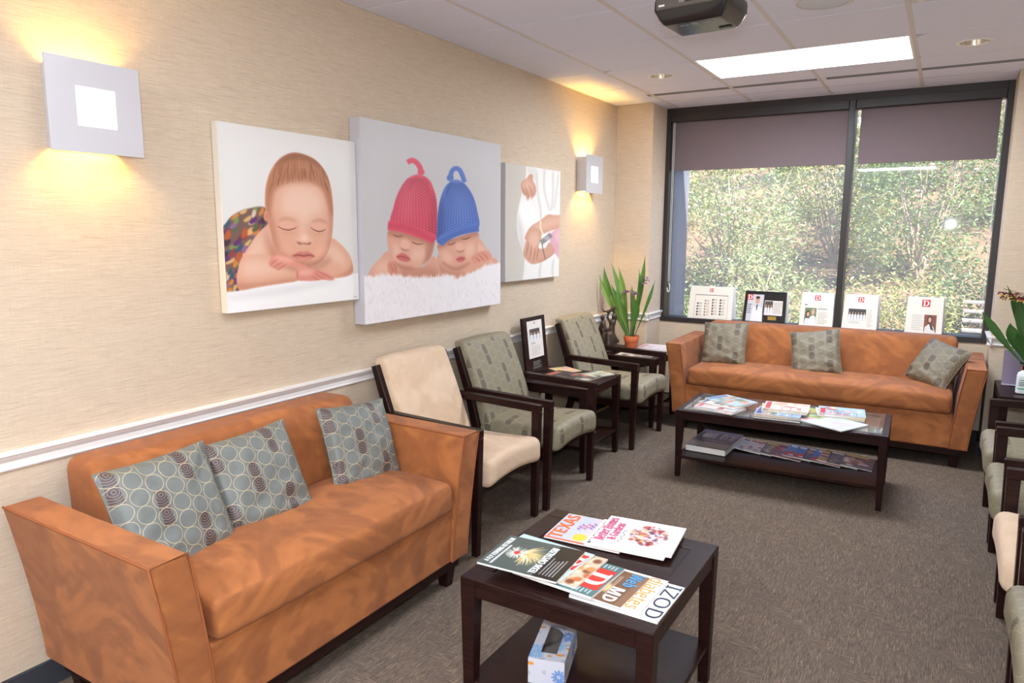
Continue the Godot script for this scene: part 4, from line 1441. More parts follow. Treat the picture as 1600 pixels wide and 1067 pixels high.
func print_expecting() -> ImageTexture:
	var p := Paint.new(300, 292, c8(206, 200, 192), [0.002201746, 0.0, -0.275218237, -0.000153633, 0.00115225, -0.111000117, -0.000269021, -1.6808e-05, 1.0])
	var skin := c8(206, 156, 134)
	var dark := c8(156, 102, 84)
	var pale := c8(230, 190, 170)
	p.poly([120, 100, 260, 130, 230, 400, 240, 940, 120, 950], c8(198, 192, 184), 20, 0.6)
	var g = p.poly([270, 110, 268, 190, 244, 300, 222, 400, 206, 480, 206, 560, 218, 640, 244, 710, 262, 780, 258, 860, 246, 945, 530, 945, 530, 110], c8(236, 233, 230), 1, 1.0, [], false)
	p.poly([205, 480, 230, 470, 250, 600, 270, 720, 262, 790, 230, 690], c8(206, 202, 200), 8, 0.7, g)
	p.poly([230, 370, 290, 380, 330, 470, 300, 540, 240, 520, 220, 450], c8(248, 247, 246), 12, 0.8, g)
	for f in [[344, 170, 350, 300, 372, 420, 378, 500], [400, 150, 400, 300, 440, 440], [460, 170, 462, 320, 450, 440], [500, 180, 486, 320, 470, 430], [380, 800, 372, 860, 368, 930], [470, 780, 462, 860, 470, 930]]:
		p.line(f, 5, c8(196, 192, 190), 4, 0.8, g, false)
	p.poly([280, 140, 340, 150, 340, 210, 320, 240, 290, 190], c8(222, 218, 214), 3, 0.8, g)
	# upper hand
	var h1 = p.poly([276, 214, 296, 190, 318, 196, 316, 230, 334, 262, 342, 300, 336, 330, 322, 348, 308, 362, 300, 340, 290, 366, 276, 368, 268, 340, 250, 330, 236, 296, 232, 262, 246, 236], skin, 1)
	p.poly([250, 250, 280, 226, 310, 250, 320, 290, 290, 300, 256, 290], pale, 6, 0.7, h1)
	for f in [[266, 276, 276, 310, 290, 352], [288, 262, 304, 300, 318, 340], [248, 284, 256, 310, 272, 338]]:
		p.line(f, 2.6, dark, 1, 0.75, h1)
	p.oval(282, 360, 5, 7, c8(236, 204, 194), 1, 0.9)
	p.oval(314, 352, 5, 7, c8(236, 204, 194), 1, 0.9)
	# partner's arm and hands
	p.poly([440, 620, 470, 580, 530, 540, 530, 780, 490, 750, 456, 700], c8(216, 166, 180), 2, 1.0)
	p.poly([480, 590, 530, 570, 530, 640, 490, 660], c8(232, 190, 200), 6, 0.7)
	var ar = p.poly([530, 476, 470, 470, 430, 466, 400, 486, 360, 516, 318, 540, 290, 570, 268, 610, 264, 640, 290, 640, 330, 620, 400, 600, 450, 580, 530, 545], skin, 1)
	p.poly([300, 570, 360, 530, 440, 500, 520, 490, 520, 520, 420, 560, 330, 600], pale, 8, 0.7, ar)
	var h2 = p.poly([290, 572, 340, 560, 376, 590, 380, 640, 360, 700, 410, 700, 440, 660, 480, 720, 470, 745, 410, 786, 350, 810, 310, 812, 270, 780, 252, 742, 262, 690, 274, 640], skin, 1)
	p.poly([300, 600, 350, 590, 366, 640, 340, 700, 300, 690, 290, 640], pale, 7, 0.7, h2)
	for f in [[292, 660, 282, 710, 272, 756], [312, 680, 306, 730, 296, 784], [336, 700, 332, 750, 322, 800], [360, 690, 354, 740, 346, 790]]:
		p.line(f, 3.0, dark, 1, 0.8, h2)
	p.poly([360, 800, 410, 780, 470, 748, 440, 790, 380, 812], dark, 4, 0.5, h2)
	# watch and bracelet
	p.line([378, 664, 410, 640, 452, 606], 17, c8(136, 134, 136), 1, 1.0, [], false)
	p.oval(420, 632, 20, 16, c8(172, 172, 176), 1)
	p.line([376, 510, 374, 550, 384, 584, 394, 610], 5, c8(236, 222, 196), 1, 1.0, [], false)
	p.line([384, 668, 396, 720, 410, 780], 3, c8(96, 88, 90), 1, 0.9, [], false)
	p.grain(0.008, 5)
	return p.texture()

func build_canvas(label: String, z0: float, z1: float, y0: float, y1: float, d: float, edge: Color, tex: Texture2D):
	var o := thing("wall_canvas", label, "picture", Vector3(0, y0, (z0 + z1) / 2), 0, "photo canvases along the wall")
	var h := y1 - y0
	var w := absf(z1 - z0) / 2
	var m := MB.new()
	m.span(Vector3(0.004, 0, -w), Vector3(d - 0.0006, h, w), 0.002)
	obj("stretched_edge", m, mat(edge, 0.7), o)
	m = MB.new()
	m.quad(Vector3(d, 0.001, w - 0.001), Vector3(d, 0.001, -w + 0.001), Vector3(d, h - 0.001, -w + 0.001), Vector3(d, h - 0.001, w - 0.001), Vector3.RIGHT)
	obj("printed_photo", m, mat(Color.WHITE, 0.5, 0, tex), o)

# ---------------------------------------------------------------- magazines and papers
# local: x to the right of the page, z down the page, y out of the page
func build_magazine(label: String, c: Vector3, deg: float, w: float, h: float, t: float, cover: Material, group: String, called := "magazine") -> Node3D:
	var o := thing(called, label, "magazine" if called == "magazine" else "book", c, deg_to_rad(deg), group)
	var m := MB.new()
	m.span(Vector3(-w / 2 + 0.001, 0, -h / 2 + 0.001), Vector3(w / 2 - 0.001, t - 0.0006, h / 2 - 0.001))
	obj("pages", m, M.paper, o)
	m = MB.new()
	var N := 8
	var pts := []
	var low := []
	for i in N + 1:
		var row := []
		var r2 := []
		for j in N + 1:
			var u := -0.5 + float(j) / N
			var q := -0.5 + float(i) / N
			var lift := 0.0015 * maxf(0, u * 2.0) * (0.4 + q)
			row.append(Vector3(u * w, t + lift, q * h))
			r2.append(Vector3(u * w, t + lift - 0.0005, q * h))
		pts.append(row); low.append(r2)
	m.grid(pts, true)
	m.grid(low, false)
	obj("cover", m, cover, o)
	return o

const FLAT := Basis(Vector3(1, 0, 0), Vector3(0, 0, -1), Vector3(0, 1, 0))

func on_page(o: Node3D, words: String, col: Color, x: float, z: float, y: float, w: float, h: float, bold := true, serif := false):
	lettering(o, words, mat(col, 0.5), Transform3D(FLAT, Vector3(x, y + 0.0012, z)), w, h, bold, serif)

func gloss(tex: Texture2D) -> StandardMaterial3D:
	return mat(Color.WHITE, 0.3, 0, tex)

# a cover of scattered picture patches
func mixed_cover(sd: int, ground: Color, cols: Array, head: Color) -> ImageTexture:
	var p := Paint.new(72, 96, ground)
	rng.seed = sd
	for k in 16:
		var x := rng.randf_range(0.1, 0.9)
		var y := rng.randf_range(0.25, 0.9)
		p.oval(x, y, rng.randf_range(0.05, 0.2), rng.randf_range(0.04, 0.16), cols[rng.randi() % cols.size()], 2, 0.8)
	p.rect(0.06, 0.04, rng.randf_range(0.7, 0.94), 0.15, head)
	for k in 6:
		var y := 0.3 + k * 0.1
		p.rect(0.06, y, rng.randf_range(0.2, 0.5), y + 0.02, head if k % 2 else Color.WHITE, 0, 0.8)
	return p.texture()

func build_near_magazines():
	var y := 0.4985
	var g := "magazines on the small square table"
	# far pair of piles
	var p := Paint.new(96, 128, c8(196, 206, 226))
	p.poly([0, 0.45, 0.3, 0.4, 0.7, 0.5, 1, 0.4, 1, 1, 0, 1], c8(226, 210, 214), 8, 0.9)
	p.oval(0.2, 0.42, 0.13, 0.09, c8(244, 206, 66), 1)
	p.rect(0, 0, 0.04, 1, c8(222, 96, 56))
	for k in 3:      # hand-drawn squiggles
		var sx := 0.46 + 0.05 * k
		p.line([sx, 0.34 + 0.07 * k, sx + 0.05, 0.29 + 0.07 * k, sx + 0.09, 0.34 + 0.07 * k, sx + 0.13, 0.29 + 0.07 * k, sx + 0.18, 0.34 + 0.07 * k, sx + 0.24, 0.30 + 0.07 * k], 0.010, [c8(150, 60, 150), c8(206, 70, 120), c8(120, 60, 150)][k], 0, 0.9, [], false)
	var o := build_magazine("pale blue magazine with orange masthead, partly under white one", Vector3(1.527, y, -2.205), 94, 0.23, 0.275, 0.006, gloss(p.texture()), g)
	on_page(o, "TEXAS", c8(236, 112, 52), 0.0, -0.105, 0.006, 0.205, 0.050)
	p = Paint.new(96, 128, c8(240, 240, 240))
	p.poly([0.05, 0.3, 0.9, 0.28, 0.95, 0.9, 0.1, 0.95], c8(146, 190, 206), 8, 0.9, [], false)
	for k in 11:
		p.rect(0.05 + 0.083 * k, 0.035, 0.05 + 0.083 * k + (0.03 if k % 3 else 0.055), 0.065, c8(40, 40, 44))
	build_magazine("white magazine with thin black masthead, between two others", Vector3(1.672, y + 0.0066, -2.215), 95.5, 0.228, 0.275, 0.006, gloss(p.texture()), g)
	p = Paint.new(128, 160, c8(240, 238, 242))
	rng.seed = 31
	p.oval(0.5, 0.62, 0.42, 0.30, c8(226, 226, 234), 6)
	for k in 130:
		var a := rng.randf() * TAU
		var r := sqrt(rng.randf())
		p.oval(0.5 + 0.34 * r * cos(a), 0.62 + 0.23 * r * sin(a), rng.randf_range(0.015, 0.045), rng.randf_range(0.012, 0.035), [c8(170, 40, 48), c8(206, 84, 70), c8(92, 40, 70), c8(240, 216, 206), c8(222, 190, 110), c8(190, 130, 90), c8(240, 226, 226)][rng.randi() % 7], 1, 0.95)
	p.line([0.10, 0.34, 0.16, 0.30, 0.22, 0.34, 0.30, 0.31, 0.38, 0.34, 0.46, 0.30, 0.56, 0.33], 0.006, c8(120, 116, 120), 0, 0.8, [], false)
	o = build_magazine("white food magazine with magenta title and plate of red salad", Vector3(1.690, y + 0.0132, -2.235), 96, 0.235, 0.275, 0.009, gloss(p.texture()), g)
	on_page(o, "Better Homes", c8(204, 40, 110), -0.002, -0.116, 0.009, 0.20, 0.034, true, true)
	on_page(o, "& Gardens", c8(204, 40, 110), -0.010, -0.080, 0.009, 0.145, 0.032, true, true)
	# near fan, lowest first
	o = build_magazine("white magazine with big navy lettering, lowest of the fanned row", Vector3(1.795, y, -1.868), -91, 0.226, 0.272, 0.007, mat(c8(240, 240, 242), 0.35), g)
	on_page(o, "IZOD", c8(26, 30, 62), 0.0, -0.110, 0.007, 0.205, 0.046, false)
	o = build_magazine("white magazine with thin orange lowercase title in the fanned row", Vector3(1.742, y + 0.0076, -1.878), -92, 0.215, 0.272, 0.005, mat(c8(242, 240, 238), 0.35), g)
	on_page(o, "diabetes", c8(228, 158, 62), 0.0, -0.106, 0.005, 0.205, 0.046, false)
	p = Paint.new(112, 140, c8(116, 82, 58))
	p.rect(0, 0.0, 1, 0.08, c8(132, 98, 74))
	p.oval(0.60, 0.50, 0.18, 0.20, c8(236, 206, 182), 2)
	p.poly([0.42, 0.34, 0.6, 0.26, 0.8, 0.36, 0.82, 0.6, 0.74, 0.5, 0.7, 0.38, 0.5, 0.38], c8(232, 196, 130), 2)
	p.oval(0.55, 0.48, 0.02, 0.012, c8(80, 50, 40), 0)
	p.oval(0.67, 0.48, 0.02, 0.012, c8(80, 50, 40), 0)
	p.line([0.55, 0.60, 0.61, 0.625, 0.67, 0.60], 0.012, c8(196, 80, 80), 0)
	p.poly([0.3, 0.9, 0.5, 0.70, 0.75, 0.70, 0.95, 0.95, 0.9, 1, 0.3, 1], c8(214, 206, 200), 3)
	text_block(p, 0.18, 0.86, 0.255, 0.30, 2, c8(246, 240, 230), 21)
	o = build_magazine("brown magazine with blonde cover face in the fanned row", Vector3(1.690, y + 0.0132, -1.862), -93, 0.205, 0.272, 0.006, gloss(p.texture()), g)
	on_page(o, "Web", c8(74, 152, 206), -0.055, -0.105, 0.006, 0.085, 0.042)
	on_page(o, "MD", c8(246, 246, 246), 0.05, -0.088, 0.006, 0.085, 0.040)
	p = Paint.new(112, 140, c8(76, 116, 120))
	p.rect(0.18, 0.02, 0.82, 0.30, c8(214, 52, 46))
	p.oval(0.5, 0.62, 0.3, 0.22, c8(180, 150, 130), 6, 0.8)
	text_block(p, 0.03, 0.16, 0.06, 0.28, 5, c8(236, 240, 240), 22)
	text_block(p, 0.84, 0.97, 0.06, 0.28, 5, c8(236, 240, 240), 23)
	o = build_magazine("teal magazine with white letter on red block in the fanned row", Vector3(1.605, y + 0.0196, -1.860), -94, 0.212, 0.275, 0.010, gloss(p.texture()), g)
	on_page(o, "D", c8(248, 246, 244), 0.0, -0.094, 0.010, 0.085, 0.072, true, true)
	p = Paint.new(96, 120, c8(206, 190, 168))
	rng.seed = 44
	for k in 40:
		p.oval(rng.randf(), rng.randf_range(0, 0.5), 0.07, 0.05, [c8(186, 96, 50), c8(120, 60, 40), c8(236, 220, 196), c8(206, 150, 90)][k % 4], 1, 0.9)
	build_magazine("orange and cream food magazine, edge showing in left pile", Vector3(1.545, y + 0.0302, -1.872), -92, 0.215, 0.275, 0.006, gloss(p.texture()), g)
	p = Paint.new(96, 120, c8(190, 216, 222))
	p.rect(0.1, 0.02, 0.62, 0.12, c8(206, 46, 46))
	o = build_magazine("pale blue magazine with red block, second in the left pile", Vector3(1.500, y + 0.0368, -1.872), -94, 0.214, 0.272, 0.006, gloss(p.texture()), g)
	on_page(o, "D", c8(248, 246, 244), -0.035, -0.117, 0.006, 0.07, 0.026, true, true)
	p = Paint.new(128, 160, c8(74, 86, 82))
	p.rect(0, 0.70, 1, 1, c8(18, 18, 20))
	rng.seed = 8
	for k in 110:
		var a := rng.randf_range(0.2, 2.9)
		var l := rng.randf_range(0.14, 0.34)
		var hx := 0.52
		var hy := 0.36
		p.line([hx, hy, hx + 0.5 * l * cos(a) + 0.02, hy + 0.5 * l * sin(a), hx + 1.15 * l * cos(a + 0.15), hy + l * sin(a + 0.15)], 0.006, [c8(226, 206, 130), c8(240, 232, 206), c8(190, 160, 70), c8(206, 190, 150)][k % 4], 0, 0.85)
	for k in 60:
		var a2 := rng.randf_range(0, TAU)
		p.line([0.52, 0.30, 0.52 + 0.09 * cos(a2), 0.30 + 0.07 * sin(a2), 0.52 + 0.19 * cos(a2), 0.30 + 0.13 * sin(a2)], 0.005, c8(238, 236, 228), 0, 0.8)
	p.oval(0.52, 0.30, 0.06, 0.035, c8(196, 60, 50), 1)
	p.rect(0.06, 0.135, 0.70, 0.165, c8(226, 226, 226), 0, 0.85)
	text_block(p, 0.08, 0.66, 0.75, 0.95, 5, c8(214, 214, 214), 24)
	o = build_magazine("dark green magazine showing a feathered fishing fly, top of pile", Vector3(1.487, y + 0.0434, -1.838), 93, 0.222, 0.268, 0.007, gloss(p.texture()), g)
	on_page(o, "A FLY FISHING RETAILER", c8(244, 244, 244), 0.0, -0.112, 0.007, 0.185, 0.017)
	on_page(o, "TEXAS CAPITALISM", c8(246, 246, 246), -0.005, 0.046, 0.007, 0.185, 0.024)

func build_tissue_box():
	var o := thing("tissue_box", "blue and orange floral tissue box on the small table's shelf", "tissue box", Vector3(1.525, 0.15, -1.923), deg_to_rad(16))
	var p := Paint.new(256, 256, c8(206, 206, 218))
	rng.seed = 12
	for k in 26:
		p.oval(rng.randf(), rng.randf(), 0.05, 0.03, c8(170, 174, 190), 1, 0.7)
	for k in 12:
		var c := Vector2(fmod(k * 0.37 + 0.1, 1.0), fmod(k * 0.61 + 0.15, 1.0))
		var col := c8(112, 146, 206) if k % 2 else c8(140, 186, 228)
		for i in 11:
			var a := TAU * i / 11 + k
			p.line([c.x + 0.02 * cos(a), c.y + 0.02 * sin(a), c.x + 0.06 * cos(a), c.y + 0.06 * sin(a), c.x + 0.105 * cos(a), c.y + 0.105 * sin(a)], 0.014, col, 0)
		p.oval(c.x, c.y, 0.022, 0.022, c8(226, 226, 232), 0)
		p.oval(c.x, c.y, 0.010, 0.010, c8(90, 100, 120), 0)
		p.oval(fmod(c.x + 0.2, 1.0), fmod(c.y + 0.13, 1.0), 0.055, 0.024, c8(226, 150, 62), 0)
	var fm := mat(Color.WHITE, 0.5, 0, p.texture(), 4.2)
	var w := 0.058
	var l := 0.115
	var h := 0.085
	var m := MB.new()
	m.quad(Vector3(-w, 0, l), Vector3(w, 0, l), Vector3(w, h, l), Vector3(-w, h, l), Vector3(0, 0, 1))
	m.quad(Vector3(-w, 0, -l), Vector3(w, 0, -l), Vector3(w, h, -l), Vector3(-w, h, -l), Vector3(0, 0, -1))
	m.quad(Vector3(-w, 0, -l), Vector3(-w, 0, l), Vector3(-w, h, l), Vector3(-w, h, -l), Vector3(-1, 0, 0))
	m.quad(Vector3(w, 0, -l), Vector3(w, 0, l), Vector3(w, h, l), Vector3(w, h, -l), Vector3(1, 0, 0))
	m.quad(Vector3(-w, 0, -l), Vector3(w, 0, -l), Vector3(w, 0, l), Vector3(-w, 0, l), Vector3(0, -1, 0))
	var a := [Vector3(-w, h, -l), Vector3(w, h, -l), Vector3(w, h, l), Vector3(-w, h, l)]
	var b := [Vector3(-0.026, h, -0.085), Vector3(0.026, h, -0.085), Vector3(0.026, h, 0.075), Vector3(-0.026, h, 0.075)]
	for k in 4:
		m.quad(a[k], a[(k + 1) % 4], b[(k + 1) % 4], b[k], Vector3.UP)
	obj("carton", m, fm, o)
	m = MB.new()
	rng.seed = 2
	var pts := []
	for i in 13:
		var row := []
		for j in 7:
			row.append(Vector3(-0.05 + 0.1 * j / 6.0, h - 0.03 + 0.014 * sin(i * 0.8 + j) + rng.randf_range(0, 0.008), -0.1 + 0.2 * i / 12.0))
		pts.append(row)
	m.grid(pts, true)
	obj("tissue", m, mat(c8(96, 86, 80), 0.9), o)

func build_far_magazines():
	var g := "magazines on the coffee table top"
	var y := 0.4425
	var pal := [[c8(226, 206, 200), c8(196, 90, 80), c8(120, 150, 170), c8(230, 220, 180)], [c8(60, 62, 70), c8(180, 140, 110), c8(214, 206, 200)], [c8(190, 206, 216), c8(226, 140, 90), c8(110, 130, 90)], [c8(210, 160, 130), c8(150, 70, 60), c8(240, 230, 220)]]
	var spots := [
		["magazine with pink title, lowest in the pile beside clear glass", 1.365, -4.475, 78, 0, 0], ["magazine with coral and grey cover, second in the end pile", 1.36, -4.50, 84, 1, 3], ["magazine with pale cover, third in the end pile", 1.375, -4.56, 70, 2, 1], ["pale blue magazine fanned on top of the end pile", 1.40, -4.615, 62, 3, 2],
		["dark cover magazine at the bottom of the middle pile", 1.72, -4.475, 95, 0, 1], ["brown and white magazine second in the middle pile", 1.715, -4.49, 99, 1, 3], ["striped blue magazine third in the middle pile", 1.72, -4.50, 92, 2, 2], ["tan magazine fourth in the middle pile", 1.735, -4.57, 100, 3, 0], ["peach and white magazine topping the middle pile", 1.745, -4.595, 96, 4, 3],
		["green and yellow magazine tucked beside the middle pile", 1.875, -4.665, 62, 0, 2],
		["yellow and blue magazine at the bottom of the small pile by sofa", 2.04, -4.70, 98, 0, 2], ["white edged magazine second in the small pile by sofa", 2.035, -4.705, 102, 1, 1], ["red and blue magazine on top of the small pile by sofa", 2.045, -4.72, 97, 2, 0]]
	for k in spots.size():
		var s: Array = spots[k]
		var ground: Color = [c8(214, 190, 190), c8(200, 206, 214), c8(226, 220, 208), c8(176, 196, 216), c8(90, 84, 86), c8(190, 160, 130), c8(150, 170, 196), c8(206, 186, 160), c8(232, 206, 190), c8(170, 180, 90), c8(220, 196, 110), c8(226, 224, 222), c8(164, 196, 216)][k]
		var head: Color = [c8(206, 60, 96), c8(206, 86, 70), c8(70, 90, 110), c8(70, 96, 150), c8(230, 226, 220), c8(120, 60, 46), c8(50, 70, 130), c8(110, 70, 50), c8(190, 60, 56), c8(60, 96, 50), c8(50, 80, 140), c8(180, 50, 50), c8(200, 56, 56)][k]
		build_magazine(s[0], Vector3(s[1], y + s[4] * 0.0085, s[2]), s[3], 0.205, 0.262, 0.0078, gloss(mixed_cover(60 + k, ground, pal[s[5]], head)), g)
	build_magazine("large pale blue newspaper magazine lying askew at table edge", Vector3(2.02, y + 0.001, -4.485), 62, 0.255, 0.30, 0.006, gloss(mixed_cover(90, c8(206, 218, 232), [c8(180, 206, 226), c8(230, 214, 214), c8(206, 196, 206)], c8(226, 170, 170))), g)
	# lower shelf
	var g2 := "magazines fanned along the coffee table shelf"
	var sy := 0.1405
	var bk := thing("photo_book", "thick hardcover photo book with dark harbour cover on coffee table shelf", "book", Vector3(1.295, sy, -4.665), deg_to_rad(-2))
	var m := MB.new()
	m.span(Vector3(-0.13, 0.003, -0.205), Vector3(0.128, 0.041, 0.203))
	obj("pages", m, M.paper, bk)
	var p := Paint.new(128, 180, c8(150, 150, 160))
	p.rect(0, 0.0, 1, 0.30, c8(120, 130, 150))
	rng.seed = 15
	for k in 60:
		var x := rng.randf()
		p.rect(x, 0.12 + rng.randf() * 0.2, x + rng.randf_range(0.03, 0.12), 0.46, c8(60, 58, 66) if k % 2 else c8(176, 170, 166), 1, 0.7)
	p.rect(0, 0.46, 1, 0.72, c8(74, 72, 80), 3, 0.9)
	for k in 30:
		p.line([rng.randf(), 0.5 + rng.randf() * 0.2, rng.randf(), 0.6], 0.006, c8(130, 126, 130), 0, 0.5)
	p.rect(0, 0.74, 1, 1, c8(140, 134, 130), 3, 0.9)
	for s in [0.0, 0.041]:
		m = MB.new()
		m.span(Vector3(-0.133, s, -0.21), Vector3(0.133, s + 0.003, 0.208), 0.0008)
		obj("board", m, M.black, bk)
	m = MB.new()
	m.quad(Vector3(-0.132, 0.0444, 0.207), Vector3(0.132, 0.0444, 0.207), Vector3(0.132, 0.0444, -0.209), Vector3(-0.132, 0.0444, -0.209), Vector3.UP)
	obj("cover_print", m, gloss(p.texture()), bk)
	var fan := [["grey and white magazine beside the thick photo book", 1.515, -4.735, c8(206, 206, 206), 0], ["white people magazine next in the shelf fan", 1.575, -4.74, c8(226, 222, 216), 3], ["brown magazine with yellow title in the shelf fan", 1.68, -4.745, c8(120, 104, 88), 1], ["red and navy magazine in the shelf fan", 1.76, -4.745, c8(180, 46, 50), 1], ["white and blue magazine with red letter in the shelf fan", 1.815, -4.75, c8(96, 150, 200), 2],
		["bright blue magazine with red swoosh in the shelf fan", 1.875, -4.755, c8(74, 136, 200), 2], ["navy magazine with white edge in the shelf fan", 1.935, -4.76, c8(46, 54, 84), 1], ["second bright blue magazine with red swoosh in the shelf fan", 1.985, -4.76, c8(70, 132, 198), 2], ["yellow edged magazine in the shelf fan", 2.025, -4.755, c8(214, 176, 90), 3], ["black and white magazine near the shelf's far end", 2.075, -4.75, c8(56, 54, 58), 1], ["brown and white magazine ending the shelf fan", 2.155, -4.765, c8(96, 74, 66), 3]]
	for k in fan.size():
		var f: Array = fan[k]
		var tex: ImageTexture
		if k in [4, 5, 7]:
			var q := Paint.new(64, 86, f[3])
			q.poly([0, 0.75, 0.4, 0.55, 1, 0.7, 1, 1, 0, 1], c8(206, 60, 60), 2)
			q.rect(0.1, 0.05, 0.9, 0.18, c8(236, 236, 236))
			q.oval(0.45, 0.86, 0.3, 0.07, c8(240, 240, 240), 1)
			tex = q.texture()
		else:
			tex = mixed_cover(120 + k, f[3], pal[f[4]], [c8(60, 60, 70), c8(190, 60, 60), c8(226, 206, 60), c8(40, 60, 130), c8(230, 230, 230), c8(230, 230, 230), c8(230, 230, 230), c8(230, 230, 230), c8(90, 70, 50), c8(220, 220, 220), c8(226, 190, 80)][k])
		var mg := build_magazine(f[0], Vector3(f[1], sy + 0.0085, f[2] + 0.012 * ((k * 5) % 4 - 1.5)), -2 + 1.2 * ((k * 3) % 4), 0.175, 0.262, 0.0042, gloss(tex), g2)
		mg.rotation.z = -0.088
	# end table by the two patterned chairs
	var g3 := "papers on the end tables"
	build_magazine("open newspaper with dark photo on the end table by plaque", Vector3(0.36, 0.5605, -4.36), 84, 0.27, 0.36, 0.004, gloss(mixed_cover(201, c8(90, 84, 82), [c8(60, 60, 60), c8(206, 110, 96), c8(90, 120, 110), c8(220, 214, 206)], c8(206, 120, 100))), g3)
	build_magazine("pink and yellow flyer under newspaper on end table", Vector3(0.22, 0.5605, -4.555), 60, 0.16, 0.20, 0.003, gloss(mixed_cover(202, c8(236, 206, 206), [c8(240, 220, 120), c8(226, 170, 180)], c8(206, 190, 80))), g3)
	build_magazine("map patterned magazine on the end table's outer corner", Vector3(0.49, 0.5605, -4.53), 66, 0.19, 0.15, 0.005, gloss(mixed_cover(203, c8(206, 206, 190), [c8(230, 226, 216), c8(150, 160, 140), c8(196, 180, 140)], c8(110, 120, 110))), g3)
	build_magazine("white magazine on the lower shelf of plaque end table", Vector3(0.36, 0.1705, -4.30), 80, 0.21, 0.27, 0.014, gloss(mixed_cover(204, c8(200, 176, 156), [c8(170, 110, 90), c8(230, 220, 206)], c8(230, 230, 226))), g3)
	build_magazine("tan magazine topping the lower shelf of plaque end table", Vector3(0.40, 0.185, -4.33), 72, 0.20, 0.26, 0.008, gloss(mixed_cover(205, c8(206, 186, 160), [c8(150, 90, 70), c8(226, 206, 180)], c8(190, 60, 50))), g3)
	for k in 5:
		build_magazine(["grey newspaper at bottom of the pile behind clay pot", "white newspaper second in the pile behind clay pot", "pink striped newspaper third in the pile behind clay pot", "pale newspaper fourth in the pile behind clay pot", "pink and white newspaper topping the pile behind clay pot"][k], Vector3(0.507 - 0.004 * k, 0.5605 + 0.0064 * k, -5.725 - 0.004 * k), 84 + 7 * (k % 3), 0.25, 0.28, 0.006, gloss(mixed_cover(210 + k, [c8(190, 190, 194), c8(226, 226, 226), c8(232, 214, 216), c8(220, 222, 226), c8(236, 216, 218)][k], [c8(226, 206, 206), c8(200, 200, 206), c8(236, 236, 236)], c8(206, 150, 156))), g3)
	build_magazine("dark paper lying at the near edge of corner table", Vector3(0.42, 0.5605, -5.43), 92, 0.16, 0.30, 0.004, gloss(mixed_cover(220, c8(120, 100, 90), [c8(80, 76, 80), c8(226, 222, 216)], c8(230, 226, 222))), g3)

# ---------------------------------------------------------------- standing boards and plaques
func text_block(p: Paint, x0: float, x1: float, y0: float, y1: float, rows: int, col: Color, sd: int):
	rng.seed = sd
	for k in rows:
		var y := y0 + (y1 - y0) * k / rows
		p.rect(x0, y, lerpf(x0, x1, rng.randf_range(0.7, 1.0)), y + (y1 - y0) / rows * 0.4, col, 0, 0.7)

func little_people(p: Paint, x0: float, x1: float, y0: float, y1: float, n: int, back: Color):
	p.rect(x0, y0, x1, y1, back)
	for k in n:
		var x := lerpf(x0, x1, (k + 0.5) / n)
		var w := (x1 - x0) / n
		var h := y1 - y0
		p.poly([x - w * 0.5, y1, x - w * 0.4, y0 + h * 0.5, x, y0 + h * 0.42, x + w * 0.4, y0 + h * 0.5, x + w * 0.5, y1], c8(228, 228, 232), 0, 1.0, [], false)
		p.oval(x, y0 + h * 0.3, w * 0.2, h * 0.15, c8(206, 160, 136), 0)
		p.oval(x, y0 + h * 0.2, w * 0.22, h * 0.09, c8(56, 40, 34), 0)

func build_board(label: String, x0: float, x1: float, h: float, z: float, tex: Texture2D, dark: bool, logo: Array) -> Node3D:
	# a folded card standing like a tent: front leaf, back leaf
	var w := x1 - x0
	var o := thing("display_board", label, "display board", Vector3((x0 + x1) / 2, 0.7925, z), 0, "display boards on the window sill")
	var lean := 0.055
	var edge: Material = M.black if dark else M.white
	var m := MB.new()
	m.bar(Vector3(0, 0, 0.0), Vector3(0, h, -lean), w, 0.006, w * 0.965, 0.006, Vector3.RIGHT, 0.001)
	obj("front_leaf", m, edge, o)
	m = MB.new()
	m.bar(Vector3(0.012, 0, -0.098), Vector3(0.012, h - 0.001, -lean - 0.007), w, 0.005, w * 0.965, 0.005, Vector3.RIGHT, 0.001)
	obj("back_leaf", m, M.white, o)
	var n := Vector3(0, lean, h).normalized()
	var q := func(u: float, t: float) -> Vector3: return Vector3(u * w * lerpf(0.985, 0.95, t), t * h, -lean * t) + n * 0.0042
	m = MB.new()
	m.quad(q.call(-0.5, 0.01), q.call(0.5, 0.01), q.call(0.5, 0.99), q.call(-0.5, 0.99), n)
	obj("printed_sheet", m, mat(Color.WHITE, 0.25 if dark else 0.4, 0, tex), o)
	if logo.size():
		var s: float = logo[2]
		var c: Vector3 = q.call(logo[0], logo[1])
		var up: Vector3 = Vector3(0, h, -lean).normalized()
		m = MB.new()
		m.quad(c + Vector3(-s, 0, 0) - up * s, c + Vector3(s, 0, 0) - up * s, c + Vector3(s, 0, 0) + up * s, c + Vector3(-s, 0, 0) + up * s, n)
		for k in m.v.size(): m.v[k] += n * 0.0006
		obj("logo_block", m, mat(c8(196, 34, 36), 0.4), o)
		lettering(o, "D", mat(c8(248, 246, 244), 0.4), Transform3D(Basis(Vector3.RIGHT, up, n), c + n * 0.0008), s * 1.5, s * 1.5, true, true)
	return o

